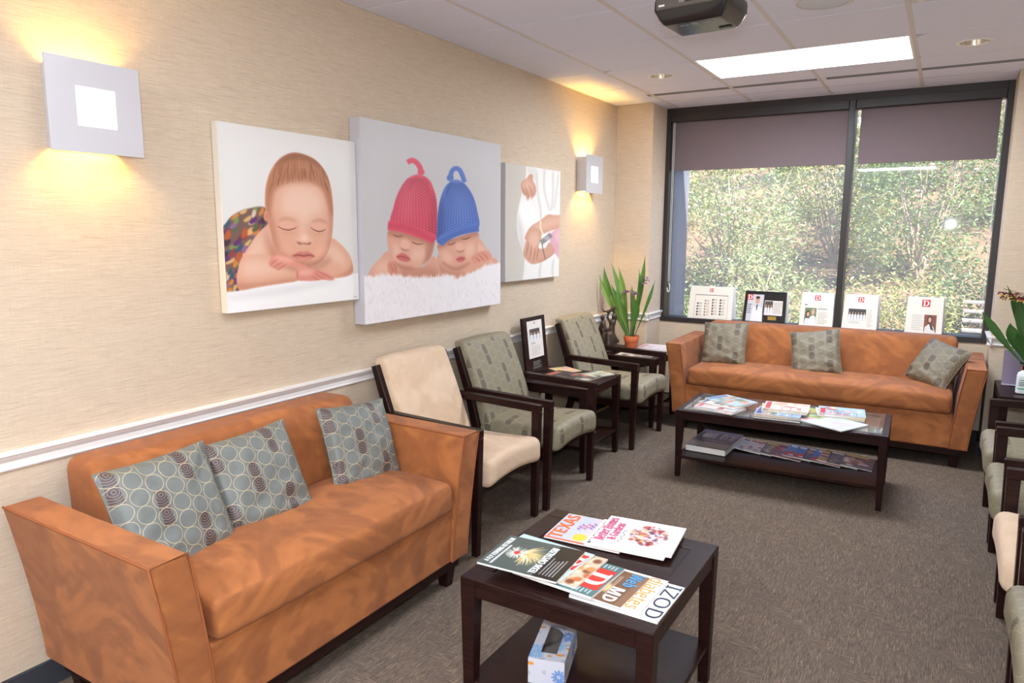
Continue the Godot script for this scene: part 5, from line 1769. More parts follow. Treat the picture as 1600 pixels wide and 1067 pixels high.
func build_boards():
	var z := -6.268
	var pap := c8(238, 232, 222)
	var ink := c8(70, 64, 62)
	var p := Paint.new(192, 160, pap)
	p.rect(0.13, 0.26, 0.90, 0.275, ink); p.rect(0.13, 0.275, 0.137, 0.97, c8(170, 160, 150)); p.rect(0.893, 0.275, 0.9, 0.97, c8(170, 160, 150)); p.rect(0.13, 0.955, 0.9, 0.96, c8(170, 160, 150))
	for c in 4:
		for r in 6:
			if r == 0 and c == 0: continue
			var x := 0.19 + c * 0.175
			var y := 0.42 + r * 0.088
			if c >= 2: y -= 0.04
			p.rect(x, y, x + 0.035, y + 0.055, [c8(66, 54, 52), c8(176, 130, 112), c8(120, 60, 54)][(r * 3 + c) % 3])
			text_block(p, x + 0.045, x + 0.13, y, y + 0.06, 3, c8(130, 122, 116), r * 7 + c)
	var o := build_board("wide cream board of many small portraits on the window sill", 0.575, 0.965, 0.285, z, p.texture(), false, [0.0, 0.88, 0.016])
	var up := Vector3(0, 0.285, -0.055).normalized()
	lettering(o, "ASK THE EXPERTS", mat(c8(44, 40, 40), 0.5), Transform3D(Basis(Vector3.RIGHT, up, Vector3(0, 0.055, 0.285).normalized()), Vector3(-0.075, 0.19, -0.0335)), 0.115, 0.014, true)
	p = Paint.new(192, 150, c8(26, 24, 26))
	p.rect(0.07, 0.10, 0.47, 0.98, c8(206, 204, 210))
	p.poly([0.18, 0.98, 0.22, 0.55, 0.33, 0.44, 0.44, 0.55, 0.47, 0.98], c8(232, 232, 238), 1, 1.0, [], false)
	p.oval(0.32, 0.30, 0.05, 0.11, c8(206, 160, 136), 1)
	p.oval(0.32, 0.20, 0.052, 0.045, c8(60, 46, 40), 1)
	p.poly([0.30, 0.44, 0.34, 0.44, 0.325, 0.62, 0.31, 0.62], c8(40, 44, 66), 0, 1.0, [], false)
	text_block(p, 0.085, 0.19, 0.42, 0.75, 5, c8(60, 66, 90), 4)
	p.rect(0.50, 0.28, 0.93, 0.76, c8(228, 222, 216))
	little_people(p, 0.51, 0.70, 0.30, 0.74, 3, c8(90, 80, 76))
	text_block(p, 0.72, 0.92, 0.34, 0.72, 8, c8(150, 140, 134), 6)
	p.rect(0.60, 0.79, 0.80, 0.91, c8(170, 130, 60))
	build_board("black plaque with doctor magazine cover and small gold plate", 1.055, 1.405, 0.262, z, p.texture(), true, [-0.375, 0.80, 0.0235])
	p = Paint.new(140, 160, pap)
	p.rect(0.12, 0.36, 0.20, 0.385, ink); p.rect(0.12, 0.385, 0.88, 0.39, c8(180, 170, 160))
	p.rect(0.14, 0.46, 0.50, 0.98, c8(110, 130, 90))
	p.poly([0.14, 0.98, 0.17, 0.80, 0.24, 0.76, 0.31, 0.80, 0.33, 0.98], c8(226, 226, 230), 0, 1.0, [], false)
	p.poly([0.29, 0.98, 0.31, 0.74, 0.40, 0.68, 0.49, 0.74, 0.50, 0.98], c8(232, 232, 236), 0, 1.0, [], false)
	p.oval(0.24, 0.66, 0.065, 0.12, c8(70, 40, 32), 0); p.oval(0.25, 0.66, 0.042, 0.07, c8(216, 166, 144), 0)
	p.oval(0.40, 0.58, 0.05, 0.085, c8(216, 170, 148), 0); p.oval(0.40, 0.51, 0.05, 0.03, c8(170, 160, 150), 0)
	text_block(p, 0.54, 0.86, 0.46, 0.52, 2, ink, 8); text_block(p, 0.54, 0.86, 0.58, 0.95, 10, c8(160, 152, 146), 9)
	build_board("cream board with photo of two doctors on green background", 1.515, 1.772, 0.272, z, p.texture(), false, [0.0, 0.84, 0.0215])
	p = Paint.new(140, 160, pap)
	little_people(p, 0.16, 0.68, 0.42, 0.76, 6, c8(56, 54, 56))
	text_block(p, 0.71, 0.88, 0.42, 0.95, 14, c8(176, 168, 160), 3); text_block(p, 0.2, 0.6, 0.80, 0.86, 2, c8(130, 122, 118), 13)
	build_board("cream board with dark photo of a white-coated group", 1.838, 2.092, 0.272, z, p.texture(), false, [0.0, 0.85, 0.0205])
	p = Paint.new(140, 160, pap)
	text_block(p, 0.17, 0.50, 0.50, 0.95, 9, c8(176, 168, 160), 5)
	p.rect(0.51, 0.48, 0.84, 0.98, c8(130, 66, 44))
	p.poly([0.52, 0.98, 0.54, 0.82, 0.64, 0.74, 0.76, 0.80, 0.83, 0.98], c8(232, 226, 224), 0, 1.0, [], false)
	p.poly([0.66, 0.74, 0.72, 0.76, 0.78, 0.92, 0.70, 0.88], c8(40, 36, 46), 0, 1.0, [], false)
	p.oval(0.665, 0.62, 0.07, 0.12, c8(50, 34, 30), 0); p.oval(0.665, 0.62, 0.042, 0.075, c8(214, 164, 142), 0)
	build_board("cream board with portrait of dark-haired woman on brown", 2.285, 2.535, 0.275, z, p.texture(), false, [0.02, 0.83, 0.0275])

func build_plaque():
	var o := thing("award_plaque", "dark wood award plaque with white sheet leaning on wall by end table", "plaque", Vector3(0.112, 0.5605, -4.34))
	o.basis = Basis(Vector3(0, 0, -1), Vector3(-0.11, 0.994, 0), Vector3(0.994, 0.11, 0)).orthonormalized()
	var m := MB.new()
	m.rbox(Vector3(0.315, 0.40, 0.02), 0.004, [1, 1, 1], func(p: Vector3) -> Vector3: return p + Vector3(0, 0.202, 0), 2)
	obj("board", m, M.wood, o)
	var p := Paint.new(140, 180, c8(232, 226, 222))
	p.rect(0.46, 0.03, 0.54, 0.09, c8(206, 130, 120))
	little_people(p, 0.14, 0.82, 0.22, 0.54, 3, c8(84, 76, 78))
	text_block(p, 0.2, 0.5, 0.58, 0.64, 2, c8(80, 74, 72), 3)
	text_block(p, 0.2, 0.85, 0.68, 0.95, 10, c8(186, 180, 176), 7)
	m = MB.new()
	m.quad(Vector3(-0.105, 0.115, 0.0108), Vector3(0.105, 0.115, 0.0108), Vector3(0.105, 0.375, 0.0108), Vector3(-0.105, 0.375, 0.0108), Vector3(0, 0, 1))
	obj("printed_sheet", m, mat(Color.WHITE, 0.3, 0, p.texture()), o)
	p = Paint.new(96, 48, c8(30, 28, 30))
	text_block(p, 0.1, 0.9, 0.15, 0.9, 5, c8(190, 184, 170), 5)
	m = MB.new()
	m.quad(Vector3(-0.075, 0.03, 0.0108), Vector3(0.075, 0.03, 0.0108), Vector3(0.075, 0.10, 0.0108), Vector3(-0.075, 0.10, 0.0108), Vector3(0, 0, 1))
	obj("engraved_plate", m, mat(Color.WHITE, 0.25, 0, p.texture()), o)

# ---------------------------------------------------------------- plants
# a strap leaf along a bent path, folded along its midrib
func leaf_mesh(base: Vector3, tip: Vector3, bend: Vector3, width: float, twist: float) -> MB:
	var m := MB.new()
	var N := 14
	var pts := []
	var c1 := base.lerp(tip, 0.35) + bend
	var c2 := base.lerp(tip, 0.75) + bend * 0.9
	for i in N + 1:
		var t := float(i) / N
		var p := base.bezier_interpolate(c1, c2, tip, t)
		var d := base.bezier_derivative(c1, c2, tip, t).normalized()
		var side := d.cross(Vector3(sin(twist), 0.15, cos(twist))).normalized()
		var nn := side.cross(d)
		var w := width * (0.22 + 0.88 * smoothstep(0.12, 0.55, t)) * (1.0 - smoothstep(0.58, 1.0, t) * 0.98) + 0.0006
		var row := []
		for j in 5:
			var s := -1.0 + j * 0.5
			row.append(p + side * s * w + nn * (absf(s) * w * 0.38))
		pts.append(row)
	m.grid(pts)
	return m

func flower_mesh(c: Vector3, r: float, sd: int) -> MB:
	var m := MB.new()
	rng.seed = sd
	for k in 6:
		var a := TAU * k / 6 + sd
		var d := Vector3(cos(a), 0.35 * sin(a * 2.0), sin(a)).normalized()
		var side := d.cross(Vector3.UP).normalized()
		var pts := []
		for i in 6:
			var t := i / 5.0
			var w := r * 0.42 * sin(PI * (0.12 + 0.83 * t))
			var p := c + d * r * t + Vector3(0, r * 0.5 * t * (1 - t) - r * 0.25 * t * t, 0)
			pts.append([p - side * w, p + Vector3(0, -0.15 * w, 0), p + side * w])
		m.grid(pts)
	return m

func build_left_plant():
	var o := thing("potted_orchid", "leafy purple-flowered orchid in clay pot on the corner table", "plant", Vector3(0.312, 0.5605, -5.60))
	var m := MB.new()
	m.lathe(Vector3.ZERO, [Vector2(0, 0.0), Vector2(0.044, 0.0), Vector2(0.046, 0.003), Vector2(0.056, 0.085), Vector2(0.061, 0.086), Vector2(0.066, 0.128), Vector2(0.064, 0.131), Vector2(0.058, 0.130), Vector2(0.054, 0.105)], 32)
	obj("pot", m, mat(c8(204, 106, 62), 0.75), o)
	m = MB.new()
	m.lathe(Vector3.ZERO, [Vector2(0.056, 0.112), Vector2(0.03, 0.118), Vector2(0, 0.12)], 20)
	obj("soil", m, mat(c8(52, 38, 30), 0.95), o)
	var green := mat(c8(74, 118, 46), 0.42)
	green.backlight_enabled = true; green.backlight = Color(0.2, 0.32, 0.08)
	var green2 := mat(c8(108, 144, 62), 0.45)
	green2.backlight_enabled = true; green2.backlight = Color(0.2, 0.3, 0.08)
	# tips in local coordinates (x to the window side, y up, z towards the room)
	var tips := [[-0.285, 0.63, 0.05, -0.05, 0.017, 0.3], [-0.275, 0.70, -0.03, -0.07, 0.026, 0.1], [-0.225, 0.73, -0.06, 0.0, 0.018, 0.6], [-0.115, 0.70, 0.04, 0.0, 0.024, 0.2], [0.09, 0.80, -0.02, 0.02, 0.02, 0.0], [0.06, 0.69, 0.03, 0.03, 0.017, 0.9], [-0.20, 0.47, 0.0, -0.03, 0.03, 0.2], [-0.215, 0.55, -0.04, -0.02, 0.026, 0.5], [0.05, 0.45, 0.06, 0.02, 0.028, 0.5], [-0.06, 0.42, 0.09, -0.02, 0.03, 0.1], [0.195, 0.60, 0.02, 0.03, 0.012, 0.2], [-0.13, 0.52, 0.05, 0.0, 0.034, 0.7], [-0.03, 0.55, -0.05, 0.0, 0.024, 1.2]]
	for k in tips.size():
		var t: Array = tips[k]
		var b := Vector3(t[0] * 0.12, 0.115, t[2] * 0.2)
		obj("leaf", leaf_mesh(b, Vector3(t[0], t[1], t[2]), Vector3(t[3], 0.05, 0.0), t[4], t[5]), green if k % 3 else green2, o)
	m = MB.new()
	var pts := []
	for i in 15:      # the leaf that droops over the papers
		var t := i / 14.0
		var p := Vector3(0.01 + 0.17 * sin(t * PI * 0.62), 0.115 + 0.24 * sin(PI * t * 0.98) + (-0.06 if t > 0.5 else 0.0) * (t - 0.5) * 2.0, 0.03 + 0.05 * t)
		var w := 0.017 * sin(PI * (0.1 + 0.88 * t))
		pts.append([p + Vector3(-w * 0.3, 0, -w), p + Vector3(0, 0.004, 0), p + Vector3(w * 0.3, 0, w)])
	m.grid(pts)
	obj("leaf", m, green2, o)
	var stem := mat(c8(58, 44, 34), 0.6)
	var purple := mat(c8(126, 84, 142), 0.5)
	for s in [[Vector3(0.02, 0.12, 0.01), Vector3(0.05, 0.36, 0.02), Vector3(0.105, 0.62, 0.03), [[0.115, 0.625], [0.108, 0.575], [0.13, 0.60]]], [Vector3(0.0, 0.12, 0.02), Vector3(0.005, 0.34, 0.03), Vector3(-0.005, 0.52, 0.04), [[-0.035, 0.505], [-0.05, 0.50]]], [Vector3(0.01, 0.12, 0.0), Vector3(0.03, 0.30, 0.02), Vector3(0.035, 0.49, 0.05), [[0.032, 0.50], [0.045, 0.485]]]]:
		m = MB.new()
		var path := []
		for i in 9:
			var t := i / 8.0
			path.append((s[0] as Vector3).lerp(s[1], t).lerp((s[1] as Vector3).lerp(s[2], t), t))
		m.tube(path, [0.0035, 0.003, 0.002], 6)
		obj("flower_stem", m, stem, o)
		for f in s[3]:
			obj("flower", flower_mesh(Vector3(f[0], f[1], (s[2] as Vector3).z), 0.030, int(f[1] * 100)), purple, o)

func build_right_plant():
	var o := thing("potted_orchid", "orchid with red and yellow blooms beside the right window edge", "plant", Vector3(3.06, 0.5605, -5.66))
	var m := MB.new()
	m.lathe(Vector3.ZERO, [Vector2(0, 0.0), Vector2(0.044, 0.0), Vector2(0.056, 0.085), Vector2(0.061, 0.086), Vector2(0.066, 0.128), Vector2(0.058, 0.130), Vector2(0.054, 0.105)], 28)
	obj("pot", m, mat(c8(204, 106, 62), 0.75), o)
	m = MB.new()
	m.lathe(Vector3.ZERO, [Vector2(0.056, 0.112), Vector2(0, 0.12)], 20)
	obj("soil", m, mat(c8(52, 38, 30), 0.95), o)
	var green := mat(c8(58, 98, 44), 0.4)
	green.backlight_enabled = true; green.backlight = Color(0.12, 0.25, 0.06)
	for t in [[-0.31, 0.485, 0.05, -0.06, 0.024, 0.3], [-0.15, 0.42, 0.04, -0.05, 0.034, 0.1], [-0.19, 0.66, 0.0, 0.0, 0.026, 0.5], [-0.12, 0.60, 0.03, -0.02, 0.034, 0.0], [-0.11, 0.36, 0.08, -0.03, 0.028, 0.2], [-0.03, 0.55, 0.03, 0.0, 0.036, 0.2], [0.06, 0.62, 0.0, 0.0, 0.03, 0.4], [0.16, 0.48, 0.03, 0.04, 0.03, 0.3], [0.26, 0.36, 0.0, 0.05, 0.028, 0.1], [0.02, 0.40, 0.09, 0.0, 0.03, 0.9]]:
		obj("leaf", leaf_mesh(Vector3(t[0] * 0.08, 0.115, t[2] * 0.15), Vector3(t[0], t[1], t[2]), Vector3(t[3], 0.05, 0), t[4], t[5]), green, o)
	m = MB.new()
	m.tube([Vector3(0, 0.12, 0), Vector3(0.03, 0.35, 0.02), Vector3(0.03, 0.52, 0.04), Vector3(-0.06, 0.60, 0.05), Vector3(-0.21, 0.64, 0.05)], [0.004, 0.0035, 0.003, 0.002], 6)
	obj("flower_stem", m, mat(c8(96, 84, 50), 0.6), o)
	var red := mat(c8(112, 30, 34), 0.5)
	var yel := mat(c8(222, 186, 96), 0.5)
	for k in 15:
		var t := k / 14.0
		var p := Vector3(lerpf(0.02, -0.22, t), 0.545 + 0.11 * t - 0.05 * t * t + 0.016 * sin(k * 2.3), 0.055 + 0.012 * cos(k * 1.7))
		var f := obj("flower", flower_mesh(p, 0.036 - 0.010 * t, k), red, o)
		obj("lip", flower_mesh(p + Vector3(0, -0.014, 0.012), 0.020, k + 3), yel, f)

# ---------------------------------------------------------------- bronze group, meshed from a smooth field
func build_statue():
	var bones := [  # x, y, z, r to x, y, z, r
		[0.0, 0.0, 0.0, 0.055, 0.0, 0.05, 0.0, 0.045], [-0.035, 0.02, 0.0, 0.04, -0.03, 0.12, 0.0, 0.034], [0.035, 0.02, 0.0, 0.04, 0.03, 0.12, 0.0, 0.038],
		[-0.02, 0.10, 0.0, 0.036, -0.035, 0.18, 0.0, 0.022], [0.03, 0.10, 0.0, 0.04, 0.035, 0.19, 0.0, 0.024], [-0.035, 0.18, 0.0, 0.024, -0.038, 0.235, 0.0, 0.022], [0.035, 0.19, 0.0, 0.024, 0.040, 0.245, 0.0, 0.023],
		[-0.038, 0.25, 0.0, 0.010, -0.040, 0.262, 0.0, 0.009], [0.044, 0.26, 0.0, 0.010, 0.046, 0.27, 0.0, 0.009], [-0.042, 0.283, 0.004, 0.018, -0.042, 0.288, 0.004, 0.018], [0.050, 0.292, 0.0, 0.018, 0.050, 0.297, 0.0, 0.018],
		[-0.030, 0.225, 0.012, 0.011, -0.005, 0.185, 0.02, 0.009], [-0.005, 0.185, 0.02, 0.009, 0.028, 0.205, 0.02, 0.008], [-0.05, 0.225, 0.0, 0.011, -0.075, 0.17, 0.0, 0.010], [-0.075, 0.17, 0.0, 0.010, -0.085, 0.10, 0.0, 0.018],
		[0.055, 0.235, 0.0, 0.011, 0.066, 0.29, 0.0, 0.009], [0.066, 0.29, 0.0, 0.009, 0.040, 0.345, 0.0, 0.008], [0.026, 0.235, 0.0, 0.010, -0.002, 0.285, 0.0, 0.008], [-0.002, 0.285, 0.0, 0.008, 0.008, 0.335, 0.0, 0.008],
		[0.008, 0.335, 0.0, 0.013, 0.040, 0.358, 0.0, 0.013], [0.052, 0.368, 0.0, 0.013, 0.053, 0.37, 0.0, 0.013], [0.008, 0.335, 0.0, 0.009, -0.03, 0.335, 0.0, 0.006], [-0.03, 0.335, 0.0, 0.006, -0.048, 0.358, 0.0, 0.005],
		[0.05, 0.12, 0.0, 0.026, 0.085, 0.09, 0.0, 0.016], [0.07, 0.05, 0.0, 0.02, 0.095, 0.0, 0.0, 0.016], [-0.06, 0.08, 0.0, 0.024, -0.09, 0.0, 0.0, 0.018], [0.01, 0.14, 0.02, 0.03, 0.01, 0.06, 0.03, 0.03]]
	var cell := 0.0055
	var lo := Vector3(-0.125, -0.004, -0.075)
	var nx := 44
	var ny := 72
	var nz := 28
	var val := PackedFloat32Array()
	val.resize(nx * ny * nz)
	val.fill(1.0)
	for b in bones:
		var p := Vector3(b[0], b[1], b[2])
		var q := Vector3(b[4], b[5], b[6])
		var reach: float = maxf(b[3], b[7]) + 0.03
		var a0 := ((p.min(q) - Vector3.ONE * reach - lo) / cell).floor()
		var a1 := ((p.max(q) + Vector3.ONE * reach - lo) / cell).ceil()
		var pq := q - p
		var ll := maxf(pq.length_squared(), 1e-9)
		for z in range(maxi(0, int(a0.z)), mini(nz, int(a1.z))):
			for y in range(maxi(0, int(a0.y)), mini(ny, int(a1.y))):
				for x in range(maxi(0, int(a0.x)), mini(nx, int(a1.x))):
					var w := lo + Vector3(x, y, z) * cell
					var t := clampf((w - p).dot(pq) / ll, 0, 1)
					var d: float = (w - p - pq * t).length() - lerpf(b[3], b[7], t)
					var i := (z * ny + y) * nx + x
					var e := val[i]
					var k := 0.012
					var hh := clampf(0.5 + 0.5 * (e - d) / k, 0, 1)
					val[i] = lerpf(e, d, hh) - k * hh * (1 - hh)
	for z in nz:
		for x in nx:
			val[z * ny * nx + x] = maxf(val[z * ny * nx + x], 0.004)
	var m := MB.new()
	var ids := {}
	var off := [Vector3i(0, 0, 0), Vector3i(1, 0, 0), Vector3i(0, 1, 0), Vector3i(1, 1, 0), Vector3i(0, 0, 1), Vector3i(1, 0, 1), Vector3i(0, 1, 1), Vector3i(1, 1, 1)]
	for z in nz - 1:
		for y in ny - 1:
			for x in nx - 1:
				var inside := 0
				var vs := []
				for o in off:
					var f := val[((z + o.z) * ny + y + o.y) * nx + x + o.x]
					vs.append(f)
					if f < 0: inside += 1
				if inside == 0 or inside == 8: continue
				var sum := Vector3.ZERO
				var cnt := 0
				for i in 8:
					for j in range(i + 1, 8):
						if (vs[i] < 0) != (vs[j] < 0):
							var dif: Vector3i = off[i] - off[j]
							if absi(dif.x) + absi(dif.y) + absi(dif.z) != 1: continue
							sum += Vector3(off[i]).lerp(Vector3(off[j]), vs[i] / (vs[i] - vs[j])); cnt += 1
				ids[Vector3i(x, y, z)] = m.v.size()
				m.v.append(lo + (Vector3(x, y, z) + sum / maxi(cnt, 1)) * cell); m.n.append(Vector3.ZERO); m.uv.append(Vector2.ZERO)
	for z in range(1, nz - 1):
		for y in range(1, ny - 1):
			for x in range(1, nx - 1):
				var f := val[(z * ny + y) * nx + x]
				for ax in 3:
					var st: int = [1, nx, nx * ny][ax]
					var g := val[(z * ny + y) * nx + x + st]
					if (f < 0) == (g < 0): continue
					var b := Vector3i.ZERO
					var c := Vector3i.ZERO
					b[(ax + 1) % 3] = 1; c[(ax + 2) % 3] = 1
					var o := Vector3i(x, y, z)
					var q := [o - b - c, o - c, o, o - b]
					var ok := true
					for e in q:
						if not ids.has(e): ok = false
					if not ok: continue
					var r := [ids[q[0]], ids[q[1]], ids[q[2]], ids[q[3]]]
					if f < 0:
						m.ix.append_array([r[0], r[2], r[1], r[0], r[3], r[2]])
					else:
						m.ix.append_array([r[0], r[1], r[2], r[0], r[2], r[3]])
	m.smooth_from(0)
	var o2 := thing("bronze_statue", "dark bronze statue of two figures lifting a child, on corner table", "statue", Vector3(0.15, 0.5605, -5.47))
	o2.rotation.y = deg_to_rad(25)
	obj("figures", m, mat(c8(74, 60, 52), 0.42, 0.45), o2)

# ---------------------------------------------------------------- small things on the right table
func build_bottle():
	var o := thing("pump_bottle", "clear sanitizer pump bottle with green label on the right end table", "bottle", Vector3(3.0, 0.5605, -5.43))
	var m := MB.new()
	var rings := []
	for s in [[0.0, 0.9], [0.004, 1.0], [0.11, 1.0], [0.128, 0.9], [0.142, 0.5], [0.146, 0.36], [0.155, 0.36]]:
		var r := PackedVector3Array()
		for i in 20:
			var a := TAU * i / 20
			r.append(Vector3(0.042 * s[1] * signf(cos(a)) * pow(absf(cos(a)), 0.7), s[0], 0.028 * s[1] * signf(sin(a)) * pow(absf(sin(a)), 0.7)))
		rings.append(r)
	m.loft(rings)
	var pl := mat(c8(226, 232, 234), 0.2)
	obj("body", m, pl, o)
	m = MB.new()
	m.lathe(Vector3(0, 0.15, 0), [Vector2(0.0175, 0), Vector2(0.0175, 0.022), Vector2(0.008, 0.024), Vector2(0.005, 0.026), Vector2(0.005, 0.040), Vector2(0.012, 0.041), Vector2(0.012, 0.050), Vector2(0, 0.052)], 18)
	m.bar(Vector3(0, 0.196, 0), Vector3(-0.034, 0.191, 0.012), 0.010, 0.010, 0.008, 0.007, Vector3(0, 0, 1), 0.001)
	obj("pump", m, M.black, o)
	m = MB.new()
	m.quad(Vector3(-0.034, 0.028, 0.0288), Vector3(0.034, 0.028, 0.0288), Vector3(0.034, 0.036, 0.0288), Vector3(-0.034, 0.036, 0.0288), Vector3(0, 0, 1))
	obj("label_band", m, mat(c8(70, 176, 140), 0.4), o)
	var ink := mat(c8(60, 96, 90), 0.5)
	for q in [[0.050, 0.05], [0.060, 0.056], [0.070, 0.05], [0.084, 0.036]]:
		m = MB.new()
		m.quad(Vector3(-0.030, q[0], 0.0287), Vector3(-0.030 + q[1], q[0], 0.0287), Vector3(-0.030 + q[1], q[0] + 0.004, 0.0287), Vector3(-0.030, q[0] + 0.004, 0.0287), Vector3(0, 0, 1))
		obj("label_print", m, ink, o)
	var a := thing("sign_holder", "lavender acrylic sign holder standing behind the pump bottle", "sign holder", Vector3(2.955, 0.5605, -5.70))
	m = MB.new()
	m.bar(Vector3(0, 0, 0), Vector3(0, 0.225, -0.035), 0.11, 0.004, 0.11, 0.004, Vector3.RIGHT, 0.001)
	obj("panel", m, mat(c8(128, 116, 140), 0.12), a)
	m = MB.new()
	m.span(Vector3(-0.055, 0, -0.05), Vector3(0.055, 0.003, 0.03), 0.0008)
	obj("foot", m, mat(c8(190, 186, 200), 0.1), a)

func build_projector():
	var o := thing("ceiling_projector", "black and grey projector hanging from the ceiling tiles", "projector", Vector3(1.612, 2.345, -2.93), deg_to_rad(-4))
	var m := MB.new()
	m.rbox(Vector3(0.295, 0.105, 0.25), 0.02, [4, 2, 4], func(p: Vector3) -> Vector3:
		var k := 1.0 - 0.16 * smoothstep(0.0, -0.05, p.y)
		return Vector3(p.x * k, p.y + 0.058 + 0.012 * p.x * p.x * 4.0, p.z * k), 3)
	obj("body", m, mat(c8(34, 32, 34), 0.18), o)
	m = MB.new()
	m.span(Vector3(-0.134, 0.058, 0.118), Vector3(0.134, 0.108, 0.129), 0.003)
	obj("port_panel", m, mat(c8(96, 88, 82), 0.5), o)
	for k in 6:
		m = MB.new()
		var x: float = [-0.03, 0.0, 0.036, 0.058, 0.08, 0.11][k]
		var w: float = [0.022, 0.026, 0.014, 0.012, 0.012, 0.02][k]
		m.span(Vector3(x - w / 2, 0.072, 0.128), Vector3(x + w / 2, 0.072 + w * 0.7, 0.1305), 0.001)
		obj("port", m, [M.grey, M.black][k % 2], o)
	m = MB.new()
	m.span(Vector3(-0.122, 0.068, 0.1285), Vector3(-0.098, 0.075, 0.1298))
	obj("name_plate", m, M.white, o)
	m = MB.new()
	m.lathe(Vector3.ZERO, [Vector2(0.0, -0.001), Vector2(0.016, -0.0005), Vector2(0.017, 0.004)], 20)
	var b := obj("control_dial", m, M.grey, o)
	b.position = Vector3(0.0, 0.0045, 0.06)
	for x in [-0.05, 0.04, 0.065, -0.03]:
		m = MB.new()
		m.span(Vector3(x - 0.008, 0.0035, 0.057), Vector3(x + 0.008, 0.008, 0.063), 0.001)
		obj("button", m, M.grey, o)
	m = MB.new()
	m.span(Vector3(0.06, 0.002, -0.06), Vector3(0.11, 0.012, -0.035), 0.002)
	obj("foot", m, M.black, o)
	m = MB.new()
	m.tube([Vector3(-0.08, 0.06, -0.13), Vector3(-0.08, 0.06, -0.155)], [0.036, 0.033], 24)
	obj("lens", m, M.black, o)
	m = MB.new()
	m.tube([Vector3(0, 0.105, 0), Vector3(0, 0.262, 0)], [0.018], 16)
	m.span(Vector3(-0.08, 0.108, -0.07), Vector3(0.08, 0.118, 0.07), 0.002)
	m.span(Vector3(-0.07, 0.257, -0.07), Vector3(0.07, 0.263, 0.07), 0.002)
	obj("mount", m, M.white, o)

# ---------------------------------------------------------------- outside
func ground_y(x: float, z: float) -> float:
	return -0.25 + 0.33 * maxf(0.0, -z - 7.3) + 0.12 * sin(x * 1.3 + z * 0.7)

func build_shrub(label: String, at: Vector3, r: Vector3, leaves: int, size: float, sd: int, fol: Material, bark: Material, cat := "shrub"):
	var o := thing("shrub" if cat == "shrub" else "garden_tree", label, cat, at, 0, "planting outside the window")
	rng.seed = sd
	var m := MB.new()
	var tips := []
	for k in (9 if cat == "shrub" else 16):
		var a := rng.randf() * TAU
		var e := Vector3(cos(a) * r.x * rng.randf_range(0.3, 0.95), r.y * rng.randf_range(0.7, 1.75), sin(a) * r.z * rng.randf_range(0.3, 0.95))
		var mid := e * 0.5 + Vector3(rng.randf_range(-0.15, 0.15), 0.1, rng.randf_range(-0.15, 0.15))
		var pth := []
		for i in 7:
			var t := i / 6.0
			pth.append(Vector3(0, -0.1, 0).lerp(mid, t).lerp(mid.lerp(e, t), t) + Vector3(sin(i * 2.0 + k), 0, cos(i * 1.7 + k)) * 0.02)
		m.tube(pth, [0.028, 0.02, 0.016, 0.013, 0.010, 0.007, 0.003], 6)
		tips.append(e); tips.append(mid)
	obj("branches", m, bark, o)
	m = MB.new()
	var cl := []
	for k in 26:
		var a := rng.randf() * TAU
		var u := rng.randf_range(-0.9, 1.0)
		var q := sqrt(1 - u * u * 0.8)
		cl.append(Vector3(cos(a) * r.x * q, r.y + u * r.y, sin(a) * r.z * q) * rng.randf_range(0.55, 1.0))
	for k in int(leaves * 1.15):
		var c: Vector3 = cl[rng.randi() % cl.size()] if k % 5 else tips[rng.randi() % tips.size()]
		var d := Vector3(rng.randfn(), rng.randfn(), rng.randfn())
		var p := c + d * 0.17 * r.x
		var ax := Vector3(rng.randf_range(-1, 1), rng.randf_range(-0.6, 0.8), rng.randf_range(-1, 1)).normalized()
		var sd2 := ax.cross(Vector3(rng.randf_range(-1, 1), rng.randf_range(-1, 1), rng.randf_range(-1, 1))).normalized()
		var l := size * rng.randf_range(0.45, 0.95)
		var w := l * 0.2
		var nn := ax.cross(sd2)
		m.quad(p, p + ax * l * 0.5 + sd2 * w + nn * w * 0.3, p + ax * l, p + ax * l * 0.5 - sd2 * w + nn * w * 0.3, nn)
	var f := obj("foliage", m, fol, o)
	f.set_meta("kind", "stuff")

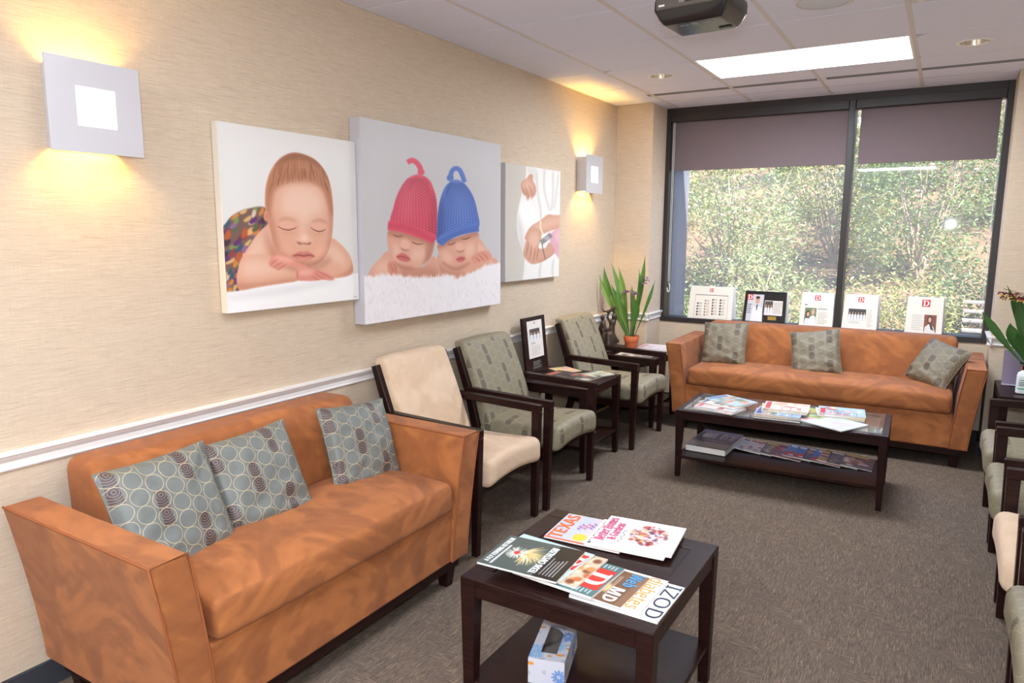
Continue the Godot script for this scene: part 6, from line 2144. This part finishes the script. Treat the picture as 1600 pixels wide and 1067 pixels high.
func build_outside():
	var m := MB.new()
	var pts := []
	for i in 31:
		var row := []
		for j in 41:
			var x := -14.0 + 0.8 * j
			var z := -6.47 - 0.6 * i
			row.append(Vector3(x, ground_y(x, z), z))
		pts.append(row)
	m.grid(pts, true)
	struct("ground", m, M.mulch)
	var leafs := []
	for c in [c8(108, 128, 84), c8(134, 150, 104), c8(84, 108, 74), c8(138, 144, 92)]:
		var l := mat(c, 0.22)
		l.backlight_enabled = true; l.backlight = Color(c.r, c.g, c.b * 0.8) * 0.8
		leafs.append(l)
	var bark := mat(c8(168, 150, 136), 0.85)
	var spots := [
		["bushy green shrub close outside the window's fin edge", -0.62, -8.7, 0.6, 0.6, 3400, 0.075, 0], ["pale green shrub behind the doctor plaque outside the window", 0.74, -8.75, 0.6, 0.52, 3400, 0.075, 1], ["low yellow green shrub outside behind the white-coat board", 2.06, -8.75, 0.62, 0.40, 3400, 0.075, 3], ["low dark shrub outside the window beside the garden steps", 2.75, -9.6, 0.45, 0.42, 2200, 0.075, 2],
		["grey green shrub on the mulch bank beside the slender tree", -2.6, -10.6, 0.75, 0.8, 2600, 0.10, 2], ["broad shrub on the mulch bank beyond the right pane edge", 4.75, -10.6, 0.8, 0.9, 2600, 0.10, 0],
		["dense olive shrub on the bank seen through left pane", -1.9, -13.0, 1.25, 1.0, 5600, 0.10, 3], ["dense dark shrub on the bank seen behind the mullion", 0.9, -13.0, 1.3, 1.05, 6000, 0.10, 2], ["dense green shrub on the bank seen through right pane", 3.7, -13.0, 1.3, 1.05, 6000, 0.10, 0],
		["far rounded shrub near the bank top behind left pane", -0.5, -15.8, 0.95, 1.1, 2600, 0.12, 1], ["far rounded shrub near the bank top behind mullion", 2.3, -15.8, 0.95, 1.2, 2600, 0.12, 3], ["far rounded shrub near the bank top behind right pane", 5.1, -15.8, 0.95, 1.2, 2600, 0.12, 2]]
	for k in spots.size():
		var s: Array = spots[k]
		build_shrub(s[0], Vector3(s[1], ground_y(s[1], s[2]), s[2]), Vector3(s[3], s[4], s[3]), s[5], s[6], 300 + k, leafs[s[7]], bark)
	build_shrub("slender tree with long bare twigs outside the left pane", Vector3(-0.15, ground_y(-0.15, -10.6), -10.6), Vector3(1.0, 1.3, 0.75), 6500, 0.085, 400, leafs[1], bark, "tree")
	build_shrub("spreading tree with pale twigs outside the right pane", Vector3(2.2, ground_y(2.2, -10.6), -10.6), Vector3(1.0, 1.3, 0.75), 6500, 0.085, 401, leafs[0], bark, "tree")
	build_shrub("small leaning tree outside, behind the mullion", Vector3(1.1, ground_y(1.1, -11.6), -11.6), Vector3(0.8, 1.2, 0.6), 5000, 0.085, 402, leafs[3], bark, "tree")
	# garden steps
	var st := thing("garden_steps", "pale concrete garden steps outside the right window corner", "steps", Vector3(2.93, 0, -8.2))
	for k in 7:
		m = MB.new()
		var y0 := 0.30 + 0.085 * k
		m.span(Vector3(-0.22, y0 - 0.012, -0.16 * k - 0.20), Vector3(0.32, y0 + 0.012, -0.16 * k), 0.004)
		obj("step", m, M.concrete, st)
	m = MB.new()
	m.span(Vector3(-0.20, -0.2, -1.2), Vector3(-0.16, 0.28, 0.0))
	m.span(Vector3(0.26, -0.2, -1.2), Vector3(0.30, 0.28, 0.0))
	obj("stringer", m, M.concrete, st)

func build_flash():
	# the photographer's flash, whose glare shows in the right window pane
	var o := thing("camera_flash", "camera flash unit whose glare shows in the right window pane", "flash", Vector3(2.53, 1.66, 0.14))
	var m := MB.new()
	m.span(Vector3(-0.058, -0.013, -0.03), Vector3(0.058, 0.068, 0.06), 0.006)
	obj("head", m, M.black, o)
	m = MB.new()
	m.span(Vector3(-0.055, -0.01, -0.036), Vector3(0.055, 0.065, -0.031), 0.001)
	var f := mat(c8(250, 250, 255), 0.4)
	f.emission_enabled = true; f.emission = Color(0.95, 0.97, 1.0); f.emission_energy_multiplier = 60.0
	obj("flash_window", m, f, o)
	var l := OmniLight3D.new()
	l.name = "flash_light"
	o.add_child(l)
	l.position = Vector3(0, 0.0275, -0.05)
	l.light_energy = FLASH
	l.light_color = Color(0.92, 0.96, 1.0)
	l.light_size = 0.04
	l.shadow_enabled = true
	l.omni_range = 16.0
	l.omni_attenuation = 2.0
